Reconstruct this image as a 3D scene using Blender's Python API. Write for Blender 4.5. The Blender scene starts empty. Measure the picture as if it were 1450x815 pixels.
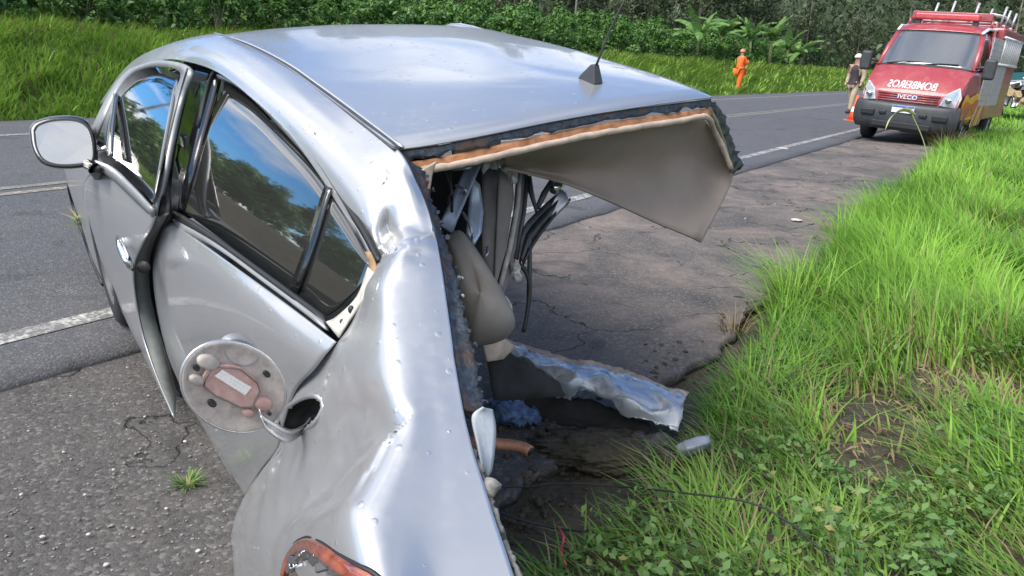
import bpy, bmesh, math, random
import numpy as np
from mathutils import Matrix, Vector, Euler
from mathutils import noise as mnoise
rnd = random.Random(7)
nrs = np.random.RandomState(5)
scene = bpy.context.scene
COL = scene.collection
rad = math.radians

# ------------------------------------------------------------------ camera
FPX, IW, IH = 1046.0, 1450.0, 815.0
CAM = Vector((0.0, 0.0, 1.3177))
RT = Vector((0.9992035, 0.0116669, 0.03816094))
UP = Vector((-0.03990456, 0.29213711, 0.95554358))
FW = Vector((0.0, 0.95630528, -0.29236999))
cd = bpy.data.cameras.new('camera'); cam = bpy.data.objects.new('camera', cd); COL.objects.link(cam)
cd.sensor_width = 36.0; cd.lens = 36.0 * FPX / IW; cd.clip_start = 0.05; cd.clip_end = 3000
m = Matrix.Identity(4)
for i in range(3):
    m[i][0], m[i][1], m[i][2], m[i][3] = RT[i], UP[i], -FW[i], CAM[i]
cam.matrix_world = m
scene.camera = cam

# ------------------------------------------------------------------ light
CLOUD = (10.5, 14.8, 3.4)
SUN_EL, SUN_AZ = 52.0, -128.0      # azimuth measured from +Y towards +X
w = bpy.data.worlds.new('World'); scene.world = w; w.use_nodes = True
nt = w.node_tree; nt.nodes.clear()
wo = nt.nodes.new('ShaderNodeOutputWorld'); bg = nt.nodes.new('ShaderNodeBackground')
sky = nt.nodes.new('ShaderNodeTexSky'); sky.sky_type = 'NISHITA'; sky.sun_disc = False
sky.sun_elevation = rad(SUN_EL); sky.sun_rotation = rad(SUN_AZ); sky.air_density = 0.75; sky.dust_density = 0.05; sky.ozone_density = 2.0
bg.inputs['Strength'].default_value = 0.125
tc = nt.nodes.new('ShaderNodeTexCoord')
# a flat cloud layer: direction divided by its height, so clouds crowd towards the horizon
sx = nt.nodes.new('ShaderNodeSeparateXYZ'); zc = nt.nodes.new('ShaderNodeMath'); zc.operation = 'ABSOLUTE'
za = nt.nodes.new('ShaderNodeMath'); za.operation = 'ADD'; za.inputs[1].default_value = 0.22
dx = nt.nodes.new('ShaderNodeVectorMath'); dx.operation = 'DIVIDE'
cb = nt.nodes.new('ShaderNodeCombineXYZ')
mp = nt.nodes.new('ShaderNodeMapping'); mp.inputs['Scale'].default_value = (1.0, 1.0, 0.35); mp.inputs['Location'].default_value = CLOUD
cn = nt.nodes.new('ShaderNodeTexNoise'); cn.inputs['Scale'].default_value = 0.95; cn.inputs['Detail'].default_value = 9; cn.inputs['Roughness'].default_value = 0.55
cn.inputs['Distortion'].default_value = 0.35
cr = nt.nodes.new('ShaderNodeValToRGB'); cr.color_ramp.elements[0].position = 0.47; cr.color_ramp.elements[1].position = 0.60
cmx = nt.nodes.new('ShaderNodeMixRGB')
cn2 = nt.nodes.new('ShaderNodeTexNoise'); cn2.inputs['Scale'].default_value = 1.8; cn2.inputs['Detail'].default_value = 6
cr2 = nt.nodes.new('ShaderNodeValToRGB')
cr2.color_ramp.elements[0].position = 0.3; cr2.color_ramp.elements[0].color = (4.2, 4.3, 4.5, 1)
cr2.color_ramp.elements[1].position = 0.7; cr2.color_ramp.elements[1].color = (8.0, 8.0, 8.0, 1)
L = nt.links
L.new(tc.outputs['Generated'], sx.inputs[0]); L.new(sx.outputs['Z'], zc.inputs[0]); L.new(zc.outputs[0], za.inputs[0])
for k in range(3): L.new(za.outputs[0], cb.inputs[k])
L.new(tc.outputs['Generated'], dx.inputs[0]); L.new(cb.outputs[0], dx.inputs[1]); L.new(dx.outputs[0], mp.inputs['Vector']); L.new(mp.outputs['Vector'], cn.inputs['Vector']); L.new(mp.outputs['Vector'], cn2.inputs['Vector'])
L.new(cn.outputs['Fac'], cr.inputs['Fac']); L.new(cn2.outputs['Fac'], cr2.inputs['Fac'])
L.new(cr.outputs['Color'], cmx.inputs['Fac']); hs = nt.nodes.new('ShaderNodeHueSaturation'); hs.inputs['Saturation'].default_value = 1.4; L.new(sky.outputs['Color'], hs.inputs['Color']); L.new(hs.outputs['Color'], cmx.inputs['Color1']); L.new(cr2.outputs['Color'], cmx.inputs['Color2'])
L.new(cmx.outputs['Color'], bg.inputs['Color']); L.new(bg.outputs['Background'], wo.inputs['Surface'])
sd = bpy.data.lights.new('sun', 'SUN'); sd.energy = 2.6; sd.angle = rad(40); sd.color = (1.0, 0.96, 0.9)
so = bpy.data.objects.new('sun', sd); COL.objects.link(so)
e, a = rad(SUN_EL), rad(SUN_AZ)
sdir = Vector((math.cos(e) * math.sin(a), math.cos(e) * math.cos(a), math.sin(e)))
so.rotation_euler = sdir.to_track_quat('Z', 'Y').to_euler(); so.location = sdir * 30
scene.view_settings.view_transform = 'Standard'; scene.view_settings.look = 'None'
scene.view_settings.exposure = 1.12; scene.view_settings.gamma = 1.0
scene.render.resolution_x, scene.render.resolution_y = 1024, 576

# ------------------------------------------------------------------ helpers
def tag(o, label=None, cat=None, group=None, kind=None):
    if label: o['label'] = label
    if cat: o['category'] = cat
    if group: o['group'] = group
    if kind: o['kind'] = kind
    return o

def empty(name, loc=(0, 0, 0), rot=(0, 0, 0), label=None, cat=None, group=None):
    o = bpy.data.objects.new(name, None); COL.objects.link(o)
    o.location = loc; o.rotation_euler = rot; o.empty_display_size = 0.2
    return tag(o, label, cat, group)

def mk(name, verts, faces, mat=None, parent=None, smooth=True, loc=None):
    me = bpy.data.meshes.new(name)
    me.from_pydata([tuple(v) for v in verts], [], faces); me.update()
    if smooth: me.polygons.foreach_set('use_smooth', [True] * len(me.polygons))
    return mko(name, me, mat, parent, loc)

def mko(name, me, mat=None, parent=None, loc=None):
    o = bpy.data.objects.new(name, me); COL.objects.link(o)
    if mat: me.materials.append(mat)
    if parent: o.parent = parent
    if loc is not None: o.location = loc
    return o

def bmo(name, bm, mat=None, parent=None, smooth=False, loc=None):
    me = bpy.data.meshes.new(name); bm.normal_update(); bm.to_mesh(me); bm.free()
    if smooth: me.polygons.foreach_set('use_smooth', [True] * len(me.polygons))
    return mko(name, me, mat, parent, loc)

def solid(o, t, off=-1):
    md = o.modifiers.new('solid', 'SOLIDIFY'); md.thickness = t; md.offset = off; return o

def bevel(o, wd, seg=2):
    md = o.modifiers.new('bevel', 'BEVEL'); md.width = wd; md.segments = seg; md.limit_method = 'ANGLE'; return o

def add_box(bm, lo, hi, mtx=None):
    r = bmesh.ops.create_cube(bm, size=1.0)
    c = [(lo[i] + hi[i]) / 2 for i in range(3)]; s = [hi[i] - lo[i] for i in range(3)]
    for v in r['verts']:
        v.co = Vector((c[0] + v.co.x * s[0], c[1] + v.co.y * s[1], c[2] + v.co.z * s[2]))
        if mtx: v.co = mtx @ v.co

def box(name, lo, hi, mat, parent=None, bev=0.0, seg=2):
    bm = bmesh.new(); add_box(bm, lo, hi)
    o = bmo(name, bm, mat, parent, smooth=False)
    if bev: bevel(o, bev, seg)
    return o

def tube_mesh(path, radii, n=8, cap=True):
    path = [Vector(p) for p in path]
    if not hasattr(radii, '__len__'): radii = [radii] * len(path)
    vs, fs = [], []
    ref = None
    for i, p in enumerate(path):
        t = (path[min(i + 1, len(path) - 1)] - path[max(i - 1, 0)])
        t = t.normalized() if t.length > 1e-9 else Vector((0, 0, 1))
        if ref is None: ref = Vector((0, 0, 1)) if abs(t.z) < 0.9 else Vector((1, 0, 0))
        a_ = t.cross(ref).normalized(); b_ = t.cross(a_).normalized(); ref = -b_ if False else ref
        for k in range(n):
            an = 2 * math.pi * k / n
            vs.append(p + (a_ * math.cos(an) + b_ * math.sin(an)) * radii[i])
    for i in range(len(path) - 1):
        for k in range(n):
            fs.append((i * n + k, i * n + (k + 1) % n, (i + 1) * n + (k + 1) % n, (i + 1) * n + k))
    if cap:
        fs.append(tuple(range(n))[::-1]); fs.append(tuple(range((len(path) - 1) * n, len(path) * n)))
    return vs, fs

def tube(name, path, r, mat, parent=None, n=8, cap=True):
    vs, fs = tube_mesh(path, r, n, cap); return mk(name, vs, fs, mat, parent)

def crom(p0, p1, p2, p3, t):
    return 0.5 * ((2 * p1) + (-p0 + p2) * t + (2 * p0 - 5 * p1 + 4 * p2 - p3) * t * t + (-p0 + 3 * p1 - 3 * p2 + p3) * t ** 3)

def spline(P, n, lin=False):
    """resample the array P (k,3) to n points per segment (+1)"""
    P = np.asarray(P, float); k = len(P); out = []
    for i in range(k - 1):
        p0 = P[i - 1] if i > 0 else 2 * P[0] - P[1]; p3 = P[i + 2] if i + 2 < k else 2 * P[-1] - P[-2]
        for j in range(n):
            t = j / n
            out.append(P[i] * (1 - t) + P[i + 1] * t if lin else crom(p0, P[i], P[i + 1], p3, t))
    out.append(P[-1]); return np.array(out)

def patch(ctrl, nu, nv, linu=False):
    """ctrl rows x cols x 3 -> fine grid of points"""
    rows = np.array([spline(r, nv) for r in ctrl])
    cols = [spline(rows[:, j], nu, linu) for j in range(rows.shape[1])]
    return np.array(cols).transpose(1, 0, 2)

def grid_faces(nr, nc, skip=None):
    fs = []
    for i in range(nr - 1):
        for j in range(nc - 1):
            if skip and skip(i, j): continue
            fs.append((i * nc + j, i * nc + j + 1, (i + 1) * nc + j + 1, (i + 1) * nc + j))
    return fs

def grid_obj(name, G, mat, parent=None, th=0.0, off=-1, skip=None, flip=False):
    nr, nc = G.shape[:2]; fs = grid_faces(nr, nc, skip)
    if flip: fs = [f[::-1] for f in fs]
    o = mk(name, G.reshape(-1, 3), fs, mat, parent)
    if th: solid(o, th, off)
    return o

def fbm(x, y, z=0.0, o=4):
    s, amp = 0.0, 1.0
    p = Vector((x, y, z))
    for _ in range(o):
        s += amp * mnoise.noise(p); p *= 2.03; amp *= 0.5
    return s

# ------------------------------------------------------------------ materials
class N:
    def __init__(s, name):
        s.m = bpy.data.materials.new(name); s.m.use_nodes = True; s.t = s.m.node_tree; s.t.nodes.clear()
        s.o = s.n('ShaderNodeOutputMaterial'); s.b = s.n('ShaderNodeBsdfPrincipled'); s.l(s.b.outputs[0], s.o.inputs[0])
    def n(s, ty, **k):
        x = s.t.nodes.new(ty)
        for a_, v_ in k.items():
            if a_.startswith('i_'): x.inputs[a_[2:].replace('_', ' ')].default_value = v_
            else: setattr(x, a_, v_)
        return x
    def l(s, a_, b_): s.t.links.new(a_, b_)
    def noise(s, scale, detail=6, rough=0.55, vec=None, dist=0.0, out='Fac'):
        x = s.n('ShaderNodeTexNoise', i_Scale=scale, i_Detail=detail, i_Roughness=rough, i_Distortion=dist)
        s.l(vec if vec is not None else s.pos(), x.inputs['Vector']); return x.outputs[out]
    def pos(s):
        if not hasattr(s, '_p'): s._p = s.n('ShaderNodeTexCoord').outputs['Object']
        return s._p
    def ramp(s, fac, stops):
        x = s.n('ShaderNodeValToRGB'); el = x.color_ramp.elements
        while len(el) < len(stops): el.new(0.5)
        for e_, (p_, c_) in zip(el, stops):
            e_.position = p_; e_.color = (c_, c_, c_, 1) if not hasattr(c_, '__len__') else (*c_, 1)
        s.l(fac, x.inputs['Fac']); return x.outputs['Color']
    def mix(s, fac, a_, b_, mode='MIX'):
        x = s.n('ShaderNodeMixRGB', blend_type=mode)
        for i_, v_ in ((0, fac), (1, a_), (2, b_)):
            if hasattr(v_, 'is_linked'): s.l(v_, x.inputs[i_])
            elif hasattr(v_, '__len__'): x.inputs[i_].default_value = (*v_, 1)
            else: x.inputs[i_].default_value = v_ if i_ == 0 else (v_, v_, v_, 1)
        return x.outputs[0]
    def math(s, op, a_, b_=0.0):
        x = s.n('ShaderNodeMath', operation=op)
        for i_, v_ in ((0, a_), (1, b_)):
            if hasattr(v_, 'is_linked'): s.l(v_, x.inputs[i_])
            else: x.inputs[i_].default_value = v_
        return x.outputs[0]
    def set(s, **k):
        for a_, v_ in k.items():
            i_ = s.b.inputs[a_.replace('_', ' ')]
            if hasattr(v_, 'is_linked'): s.l(v_, i_)
            elif hasattr(v_, '__len__') and len(v_) == 3: i_.default_value = (*v_, 1)
            else: i_.default_value = v_
        return s
    def bump(s, h, strength=0.3, dist=0.01, normal=None):
        x = s.n('ShaderNodeBump', i_Strength=strength, i_Distance=dist); s.l(h, x.inputs['Height'])
        if normal is not None: s.l(normal, x.inputs['Normal'])
        s.l(x.outputs[0], s.b.inputs['Normal']); return x.outputs[0]

MATS = {}
def plain(name, col, rough=0.6, metal=0.0, var=0.15, scale=12.0, bump=0.0, coat=0.0):
    if name in MATS: return MATS[name]
    s = N(name); f = s.noise(scale, 5)
    c0 = tuple(c * (1 - var) for c in col); c1 = tuple(min(1, c * (1 + var)) for c in col)
    s.set(Base_Color=s.ramp(f, [(0.3, c0), (0.7, c1)]), Roughness=rough, Metallic=metal)
    if coat: s.set(Coat_Weight=coat, Coat_Roughness=0.05)
    if bump: s.bump(s.noise(scale * 4, 5), bump, 0.004)
    MATS[name] = s.m; return s.m

def paint_mat(name, col, metal, rough, drops=True, dirt=0.25):
    s = N(name)
    big = s.noise(5.0, 6); fine = s.noise(60.0, 4)
    dust = s.ramp(s.math('MULTIPLY', big, fine), [(0.26, 0.0), (0.5, 1.0)])
    s.set(Base_Color=s.mix(s.math('MULTIPLY', dust, dirt), col, (0.42, 0.38, 0.33)), Metallic=metal)
    s.set(Roughness=s.ramp(dust, [(0.0, rough), (1.0, rough + 0.15)]), Coat_Weight=0.6, Coat_Roughness=0.05, Coat_IOR=1.5)
    ripple = s.n('ShaderNodeBump', i_Strength=0.05, i_Distance=0.01); s.l(s.noise(4.0, 1), ripple.inputs['Height'])
    if drops:
        vo = s.n('ShaderNodeTexVoronoi', i_Scale=48.0, i_Randomness=1.0); s.l(s.pos(), vo.inputs['Vector'])
        sp = s.n('ShaderNodeSeparateColor'); s.l(vo.outputs['Color'], sp.inputs[0])
        pick = s.math('GREATER_THAN', sp.outputs[0], 0.70)
        r_ = s.math('MULTIPLY', sp.outputs[1], 0.26)
        dm = s.ramp(s.math('DIVIDE', vo.outputs['Distance'], s.math('ADD', r_, 0.06)), [(0.55, 1.0), (1.0, 0.0)])
        s.bump(s.math('MULTIPLY', dm, pick), 0.30, 0.003, ripple.outputs[0])
    else:
        s.l(ripple.outputs[0], s.b.inputs['Normal'])
    if 'Coat Normal' in s.b.inputs and s.b.inputs['Normal'].is_linked:
        s.l(s.b.inputs['Normal'].links[0].from_socket, s.b.inputs['Coat Normal'])
    return s.m

M_SILVER = paint_mat('silver_paint', (0.47, 0.47, 0.475), 0.64, 0.33)
M_RED = paint_mat('red_paint', (0.29, 0.035, 0.04), 0.0, 0.42, drops=False, dirt=0.4)
M_WHITEP = paint_mat('white_paint', (0.75, 0.75, 0.74), 0.0, 0.35, drops=False, dirt=0.2)

def glass_mat(name, tint, alpha_rough=0.02):
    s = N(name)
    f = s.noise(25.0, 5)
    s.set(Base_Color=tint, Roughness=s.ramp(f, [(0.4, alpha_rough), (0.8, alpha_rough + 0.10)]), IOR=1.5, Specular_IOR_Level=0.9, Coat_Weight=1.0, Coat_Roughness=0.02)
    return s.m
M_DGLASS = glass_mat('tinted_glass', (0.022, 0.022, 0.020))
M_WGLASS = glass_mat('windscreen_glass', (0.075, 0.08, 0.09))
s = N('mirror_glass'); s.set(Base_Color=(0.5, 0.5, 0.49), Metallic=1.0, Roughness=s.ramp(s.noise(14, 4), [(0.4, 0.01), (0.8, 0.06)])); M_MIRROR = s.m
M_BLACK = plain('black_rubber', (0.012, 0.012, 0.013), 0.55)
M_GLOSSBLK = plain('gloss_black_trim', (0.01, 0.01, 0.011), 0.2, 0, 0.2, 9, 0, 0.6)
M_DGREY = plain('dark_grey_trim', (0.055, 0.055, 0.055), 0.5, 0, 0.2, 20, 0.1)
M_FRAME = plain('satin_grey_frame', (0.27, 0.275, 0.28), 0.45, 0.35, 0.12, 14)
M_PLAST = plain('charcoal_plastic', (0.035, 0.037, 0.04), 0.5, 0, 0.25, 10, 0.15)
M_CHROME = plain('chrome', (0.75, 0.76, 0.78), 0.12, 1.0, 0.05)
M_BARE = plain('bare_metal', (0.45, 0.46, 0.48), 0.42, 0.85, 0.3, 20, 0.2)
M_TYRE = plain('tyre_rubber', (0.02, 0.02, 0.021), 0.8, 0, 0.3, 18, 0.2)
M_LINER = plain('taupe_headliner', (0.28, 0.225, 0.185), 0.95, 0, 0.12, 7, 0.1)
M_LINEREDGE = plain('beige_liner_edge', (0.42, 0.33, 0.26), 0.9, 0, 0.25, 25, 0.3)
M_FOAM = plain('orange_primer_foam', (0.36, 0.16, 0.07), 0.9, 0, 0.45, 30, 0.4)
s = N('dark_sealant'); f1 = s.noise(70, 6, .7); f2 = s.noise(18, 4)
s.set(Base_Color=s.mix(s.ramp(f2, [(.52, 0.0), (.62, .7)]), s.ramp(f1, [(.35, (.012, .014, .018)), (.6, (.04, .055, .075)), (.75, (.12, .14, .16))]), (.10, .05, .025)), Roughness=.6, Metallic=.2); s.bump(f1, .8, .006); M_SEALANT = s.m
M_TRIM = plain('taupe_trim', (0.15, 0.135, 0.12), 0.75, 0, 0.2, 9, 0.15)
M_SEAT = plain('taupe_seat_fabric', (0.19, 0.17, 0.15), 0.9, 0, 0.15, 14, 0.15)

# ------------------------------------------------------------------ pixel rays
def ray(px, py):
    return RT * ((px - IW / 2) / FPX) + UP * ((IH / 2 - py) / FPX) + FW
def Wz(px, py, z=0.0):
    d = ray(px, py); return CAM + d * ((z - CAM.z) / d.z)
def Wd(px, py, dep): return CAM + ray(px, py) * dep

def proj(p):
    d = Vector(p) - CAM; zz = d.dot(FW)
    return IW / 2 + FPX * d.dot(RT) / zz, IH / 2 - FPX * d.dot(UP) / zz

# road frame
TH = 0.596728
DV = Vector((math.sin(TH), math.cos(TH), 0)); NV = Vector((math.cos(TH), -math.sin(TH), 0))
def RW(al, ac, z=0.0): return DV * al + NV * ac + Vector((0, 0, z))
def ac_al(p): p = Vector(p); return p.dot(NV), p.dot(DV)
E_NEAR, E_CTR, E_FAR, E_PAVE, E_STEP = -3.65, -6.93, -10.28, -11.7, -3.11
def sstep(a_, b_, x):
    t = max(0.0, min(1.0, (x - a_) / (b_ - a_))); return t * t * (3 - 2 * t)
def prof(ac):
    z = 0.0
    if ac < E_NEAR: z = 0.03 * (E_NEAR - max(ac, E_PAVE))
    if ac < E_PAVE: z += 1.3 * sstep(E_PAVE - 0.3, E_PAVE - 4.6, ac) if False else 1.3 * sstep(0.2, 4.4, E_PAVE - ac)
    if ac < -16: z += 0.03 * (-16 - ac)
    if ac > 1.5: z += 0.06 * (ac - 1.5)
    return z
def gz(ac, al):
    z = prof(ac)
    if ac > -0.6: z += 0.05 * fbm(ac * 0.9, al * 0.9) * min(1, ac + 0.6)
    if ac < E_PAVE - 0.3: z += 0.10 * fbm(ac * 0.35, al * 0.35, 3.0)
    return z

# ------------------------------------------------------------------ setting
def asphalt(name, c0, c1, dusty, grit=260.0, dustcol=(0.21, 0.165, 0.14), cracks=False):
    s = N(name); p = s.pos()
    g1 = s.noise(grit, 3, 0.6); g2 = s.noise(30.0, 5); big = s.noise(0.9, 6, 0.6, dist=0.6)
    vo = s.n('ShaderNodeTexVoronoi', i_Scale=grit * 0.42); s.l(p, vo.inputs['Vector'])
    sp = s.n('ShaderNodeSeparateColor'); s.l(vo.outputs['Color'], sp.inputs[0])
    base = s.mix(s.ramp(g2, [(0.3, 0.0), (0.7, 1.0)]), c0, c1)
    base = s.mix(s.math('MULTIPLY', s.math('GREATER_THAN', sp.outputs[0], 0.84), 0.32), base, tuple(min(1, c * 2.6) for c in c1))
    base = s.mix(s.math('MULTIPLY', s.math('LESS_THAN', sp.outputs[1], 0.25), 0.4), base, tuple(c * 0.45 for c in c0))
    dm = s.mix(0.5, s.ramp(big, [(0.36, 0.0), (0.60, 1.0)]), s.ramp(s.noise(7.0, 6, 0.65), [(0.4, 0.0), (0.65, 1.0)]), 'MULTIPLY')
    if cracks:      # mud dragged over the stretch beyond the wreck
        dt = s.n('ShaderNodeVectorMath', operation='DOT_PRODUCT'); s.l(p, dt.inputs[0]); dt.inputs[1].default_value = (DV.x, DV.y, 0)
        rm = s.n('ShaderNodeMapRange'); rm.interpolation_type = 'SMOOTHSTEP'; s.l(dt.outputs['Value'], rm.inputs[0]); rm.inputs[1].default_value = 2.0; rm.inputs[2].default_value = 4.2; rm.inputs[3].default_value = .16; rm.inputs[4].default_value = 1.0
        dm = s.math('MULTIPLY', dm, rm.outputs[0])
    base = s.mix(s.math('MULTIPLY', dm, dusty), base, dustcol)
    tar = s.ramp(s.noise(1.7, 5, 0.6, dist=1.0), [(0.58, 0.0), (0.66, 1.0)])
    base = s.mix(s.math('MULTIPLY', tar, 0.55), base, tuple(c * 0.55 for c in c0))
    h = s.math('ADD', s.math('MULTIPLY', vo.outputs['Distance'], -0.8), g1)
    if cracks:
        cv = s.n('ShaderNodeTexVoronoi', i_Scale=0.95, feature='DISTANCE_TO_EDGE')
        wv = s.n('ShaderNodeVectorMath', operation='ADD'); nn = s.n('ShaderNodeTexNoise', i_Scale=2.6, i_Detail=6.0)
        s.l(p, nn.inputs['Vector']); s.l(p, wv.inputs[0]); s.l(nn.outputs['Color'], wv.inputs[1]); s.l(wv.outputs[0], cv.inputs['Vector'])
        ck = s.ramp(cv.outputs['Distance'], [(0.0, 1.0), (0.012, 0.0)])
        ckm = s.math('MULTIPLY', ck, s.ramp(s.noise(0.8, 2), [(0.40, 0.0), (0.5, 1.0)]))
        base = s.mix(ckm, base, (0.012, 0.011, 0.010)); h = s.math('SUBTRACT', h, s.math('MULTIPLY', ckm, 3.0))
    s.set(Base_Color=base, Roughness=s.ramp(g2, [(0.3, 0.75), (0.7, 0.95)]), Specular_IOR_Level=0.3)
    s.bump(h, 0.7, 0.006); return s.m

M_ROAD = asphalt('road_asphalt', (0.070, 0.072, 0.079), (0.095, 0.097, 0.105), 0.12)
M_SHLD = asphalt('old_shoulder_asphalt', (0.056, 0.053, 0.052), (0.088, 0.083, 0.080), 0.9, 190.0, (0.22, 0.175, 0.15), True)
s = N('soil')
b1 = s.noise(3.0, 7, 0.65); b2 = s.noise(45.0, 5)
s.set(Base_Color=s.mix(s.ramp(b2, [(0.35, 0.0), (0.7, 0.6)]), s.ramp(b1, [(0.3, (0.022, 0.018, 0.014)), (0.55, (0.05, 0.036, 0.025)), (0.75, (0.10, 0.065, 0.042))]), (0.085, 0.085, 0.045)), Roughness=0.95)
s.bump(s.math('ADD', b1, s.math('MULTIPLY', b2, 0.5)), 0.9, 0.03); M_SOIL = s.m
s = N('worn_line_paint'); f_ = s.mix(0.5, s.noise(40, 6, 0.7), s.noise(5, 5), 'ADD')
s.set(Base_Color=s.ramp(f_, [(0.70, (0.12, 0.118, 0.115)), (0.86, (0.36, 0.355, 0.335)), (1.0, (0.48, 0.47, 0.45))]), Roughness=0.8); M_LINE = s.m
s = N('worn_yellow_paint'); f_ = s.mix(0.5, s.noise(30, 6, 0.7), s.noise(4, 5), 'ADD')
s.set(Base_Color=s.ramp(f_, [(0.72, (0.13, 0.125, 0.11)), (0.98, (0.42, 0.36, 0.25))]), Roughness=0.8); M_YLINE = s.m

def strip(name, acs, als, zoff, mat, kind='structure', jit=None, soft=None):
    """sheet in road coordinates following the ground profile"""
    vs = []
    for al in als:
        for j, ac in enumerate(acs):
            a2 = ac + (jit(j, al) if jit else 0.0)
            z = prof(a2) + (zoff(a2, al) if callable(zoff) else zoff)
            vs.append(RW(al, a2, z))
    fs = [f[::-1] for f in grid_faces(len(als), len(acs))]
    fs = [f[::-1] for f in fs]
    o = mk(name, vs, fs, mat); tag(o, kind=kind); return o

def seq(a_, b_, n): return [a_ + (b_ - a_) * i / n for i in range(n + 1)]
# one big terrain sheet, sunk a little below the paving
als = seq(-90, -6, 14)[:-1] + seq(-6, 14, 80)[:-1] + seq(14, 60, 60)[:-1] + seq(60, 420, 40)
acs = seq(-320, -30, 14)[:-1] + seq(-30, -16, 14)[:-1] + seq(-16, E_PAVE, 16)[:-1] + seq(E_PAVE, -1.5, 8)[:-1] + seq(-1.5, 4.5, 48)[:-1] + seq(4.5, 30, 16)[:-1] + seq(30, 250, 8)
vs = []
for al in als:
    for ac in acs:
        z = gz(ac, al)
        if E_PAVE - 0.05 < ac < -1.6: z -= 0.06
        elif -1.6 <= ac < -0.6: z -= 0.05 * (1 - sstep(-1.15, -0.75, ac))
        vs.append(RW(al, ac, z))
o = mk('ground', vs, grid_faces(len(als), len(acs)), M_SOIL); tag(o, kind='structure')
# old shoulder with a broken edge
def edge_jit(j, al):
    if j < 20: return 0.0
    return (0.10 * fbm(al * 1.3, 2.0) + 0.05 * fbm(al * 7.0, 9.0)) * (1.0 if j == 21 else 0.9)
ac_s = seq(-3.3, -1.12, 20) + [-1.10]
def zsh(ac, al):
    return 0.012 * fbm(ac * 1.6, al * 1.6, 1.0, 3) + 0.006 - (0.07 if ac > 9 else 0.0)
als_s = seq(-14, 0, 28)[:-1] + seq(0, 14, 200)[:-1] + seq(14, 40, 120)[:-1] + seq(40, 260, 40)
o = strip('shoulder', ac_s, als_s, zsh, M_SHLD, jit=edge_jit); solid(o, 0.06, -1)
# carriageway laid over it, a small step at its edge
def rj(j, al): return 0.02 * fbm(al * 2.2, 5.0) if j == 12 else 0.0
o = strip('road', seq(E_PAVE, E_NEAR, 10) + [-3.35, E_STEP], seq(-90, 0, 20)[:-1] + seq(0, 30, 90)[:-1] + seq(30, 400, 40), 0.028, M_ROAD, jit=rj); solid(o, 0.05, -1)
al_l = seq(-60, 0, 10)[:-1] + seq(0, 40, 80)[:-1] + seq(40, 400, 30)
strip('edge_line', [E_NEAR - 0.065, E_NEAR + 0.075], al_l, 0.0325, M_LINE)
strip('edge_line', [E_FAR - 0.06, E_FAR + 0.06], al_l, 0.0325, M_LINE)
for k in (-0.12, 0.12):
    strip('centre_line', [E_CTR + k - 0.055, E_CTR + k + 0.055], al_l, 0.0325, M_YLINE)

# ------------------------------------------------------------------ the wrecked silver car
CAR_R = (-0.0806581336, -0.0605364378, 2.20064250)
CAR_T = Vector((0.1024553, 2.1801049, -0.111453))
CAR = empty('wrecked_car', CAR_T, CAR_R, 'crashed silver sedan with its rear torn off, standing half on the road', 'car')
CM = Matrix.Translation(CAR_T) @ Euler(CAR_R).to_matrix().to_4x4(); CMI = CM.inverted(); CMI3 = CMI.to_3x3()
CO = CMI @ CAM
def P(px, py, y=None, x=None, z=None, d=None):
    """point in car coordinates seen at a pixel, on a given lengthwise / cross / height plane of the car"""
    v = CMI3 @ ray(px, py)
    if d is not None: t = d
    elif y is not None: t = (y - CO.y) / v.y
    elif x is not None: t = (x - CO.x) / v.x
    else: t = (z - CO.z) / v.z
    return CO + v * t
def cproj(p): return proj(CM @ Vector(p))
def zroof(x, y):
    z = 1.360 + 0.100 * x - .02 * x * x + 0.030 * (1 - (y / 0.56) ** 2) - .12 * max(0, .15 - x) ** 2
    if x > 1.1: z -= 0.55 * (x - 1.1) ** 2
    return z
def onroof(px, py):
    v = CMI3 @ ray(px, py); lo, hi = 0.6, 6.0; best = None
    t = lo; prev = None
    while t < hi:
        p = CO + v * t; g = p.z - zroof(p.x, p.y)
        if prev is not None and g <= 0 < prev: return CO + v * (t - 0.005)
        prev = g; t += 0.01
    return CO + v * 2.0

# --- roof skin
rear_px = [(565, 213), (620, 205), (700, 189), (790, 170), (880, 155), (960, 145), (1008, 139)]
rr = spline([onroof(*p) for p in rear_px], 8)
G = []
ys_r = rr[:, 1]
for i in range(25):
    t = i / 24.0; row = []
    for j in range(len(rr)):
        y0 = rr[j, 1]; yy = y0 + (np.interp(j, [0, len(rr) - 1], [0.555, -0.555]) - y0) * min(1, t * 2.0)
        x = rr[j, 0] + (1.62 - rr[j, 0]) * t
        row.append((x, yy, zroof(x, yy)))
    G.append(row)
G = np.array(G)
# shallow dings and a soft front bow
for i in range(G.shape[0]):
    for j in range(G.shape[1]):
        G[i, j, 2] += 0.004 * fbm(G[i, j, 0] * 2.2, G[i, j, 1] * 2.2, 4.0, 2)
roof = grid_obj('roof', G, M_SILVER, CAR, 0.004, -1, flip=True)
REAR = rr
# bead along the ditch between roof and side
ditch = [P(300, 49, .556), P(345, 63, .553), P(400, 91, .552), P(450, 126, .553), P(510, 171, .562), P(563, 212, .582)]
dd = spline(ditch, 6)
dw_ = np.array([tuple(p) for p in dd])
grid_obj('roof_ditch_strip', np.array([dw_ + np.array([0, .010, .0035]), dw_ + np.array([0, .001, .0005]), dw_ + np.array([0, -.009, .004])]), M_DGREY, roof, .004, 0)
tube('roof_edge_bead', [Vector(p) + Vector((0, -.011, .004)) for p in dw_], .0045, M_SILVER, roof, 8)
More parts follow.
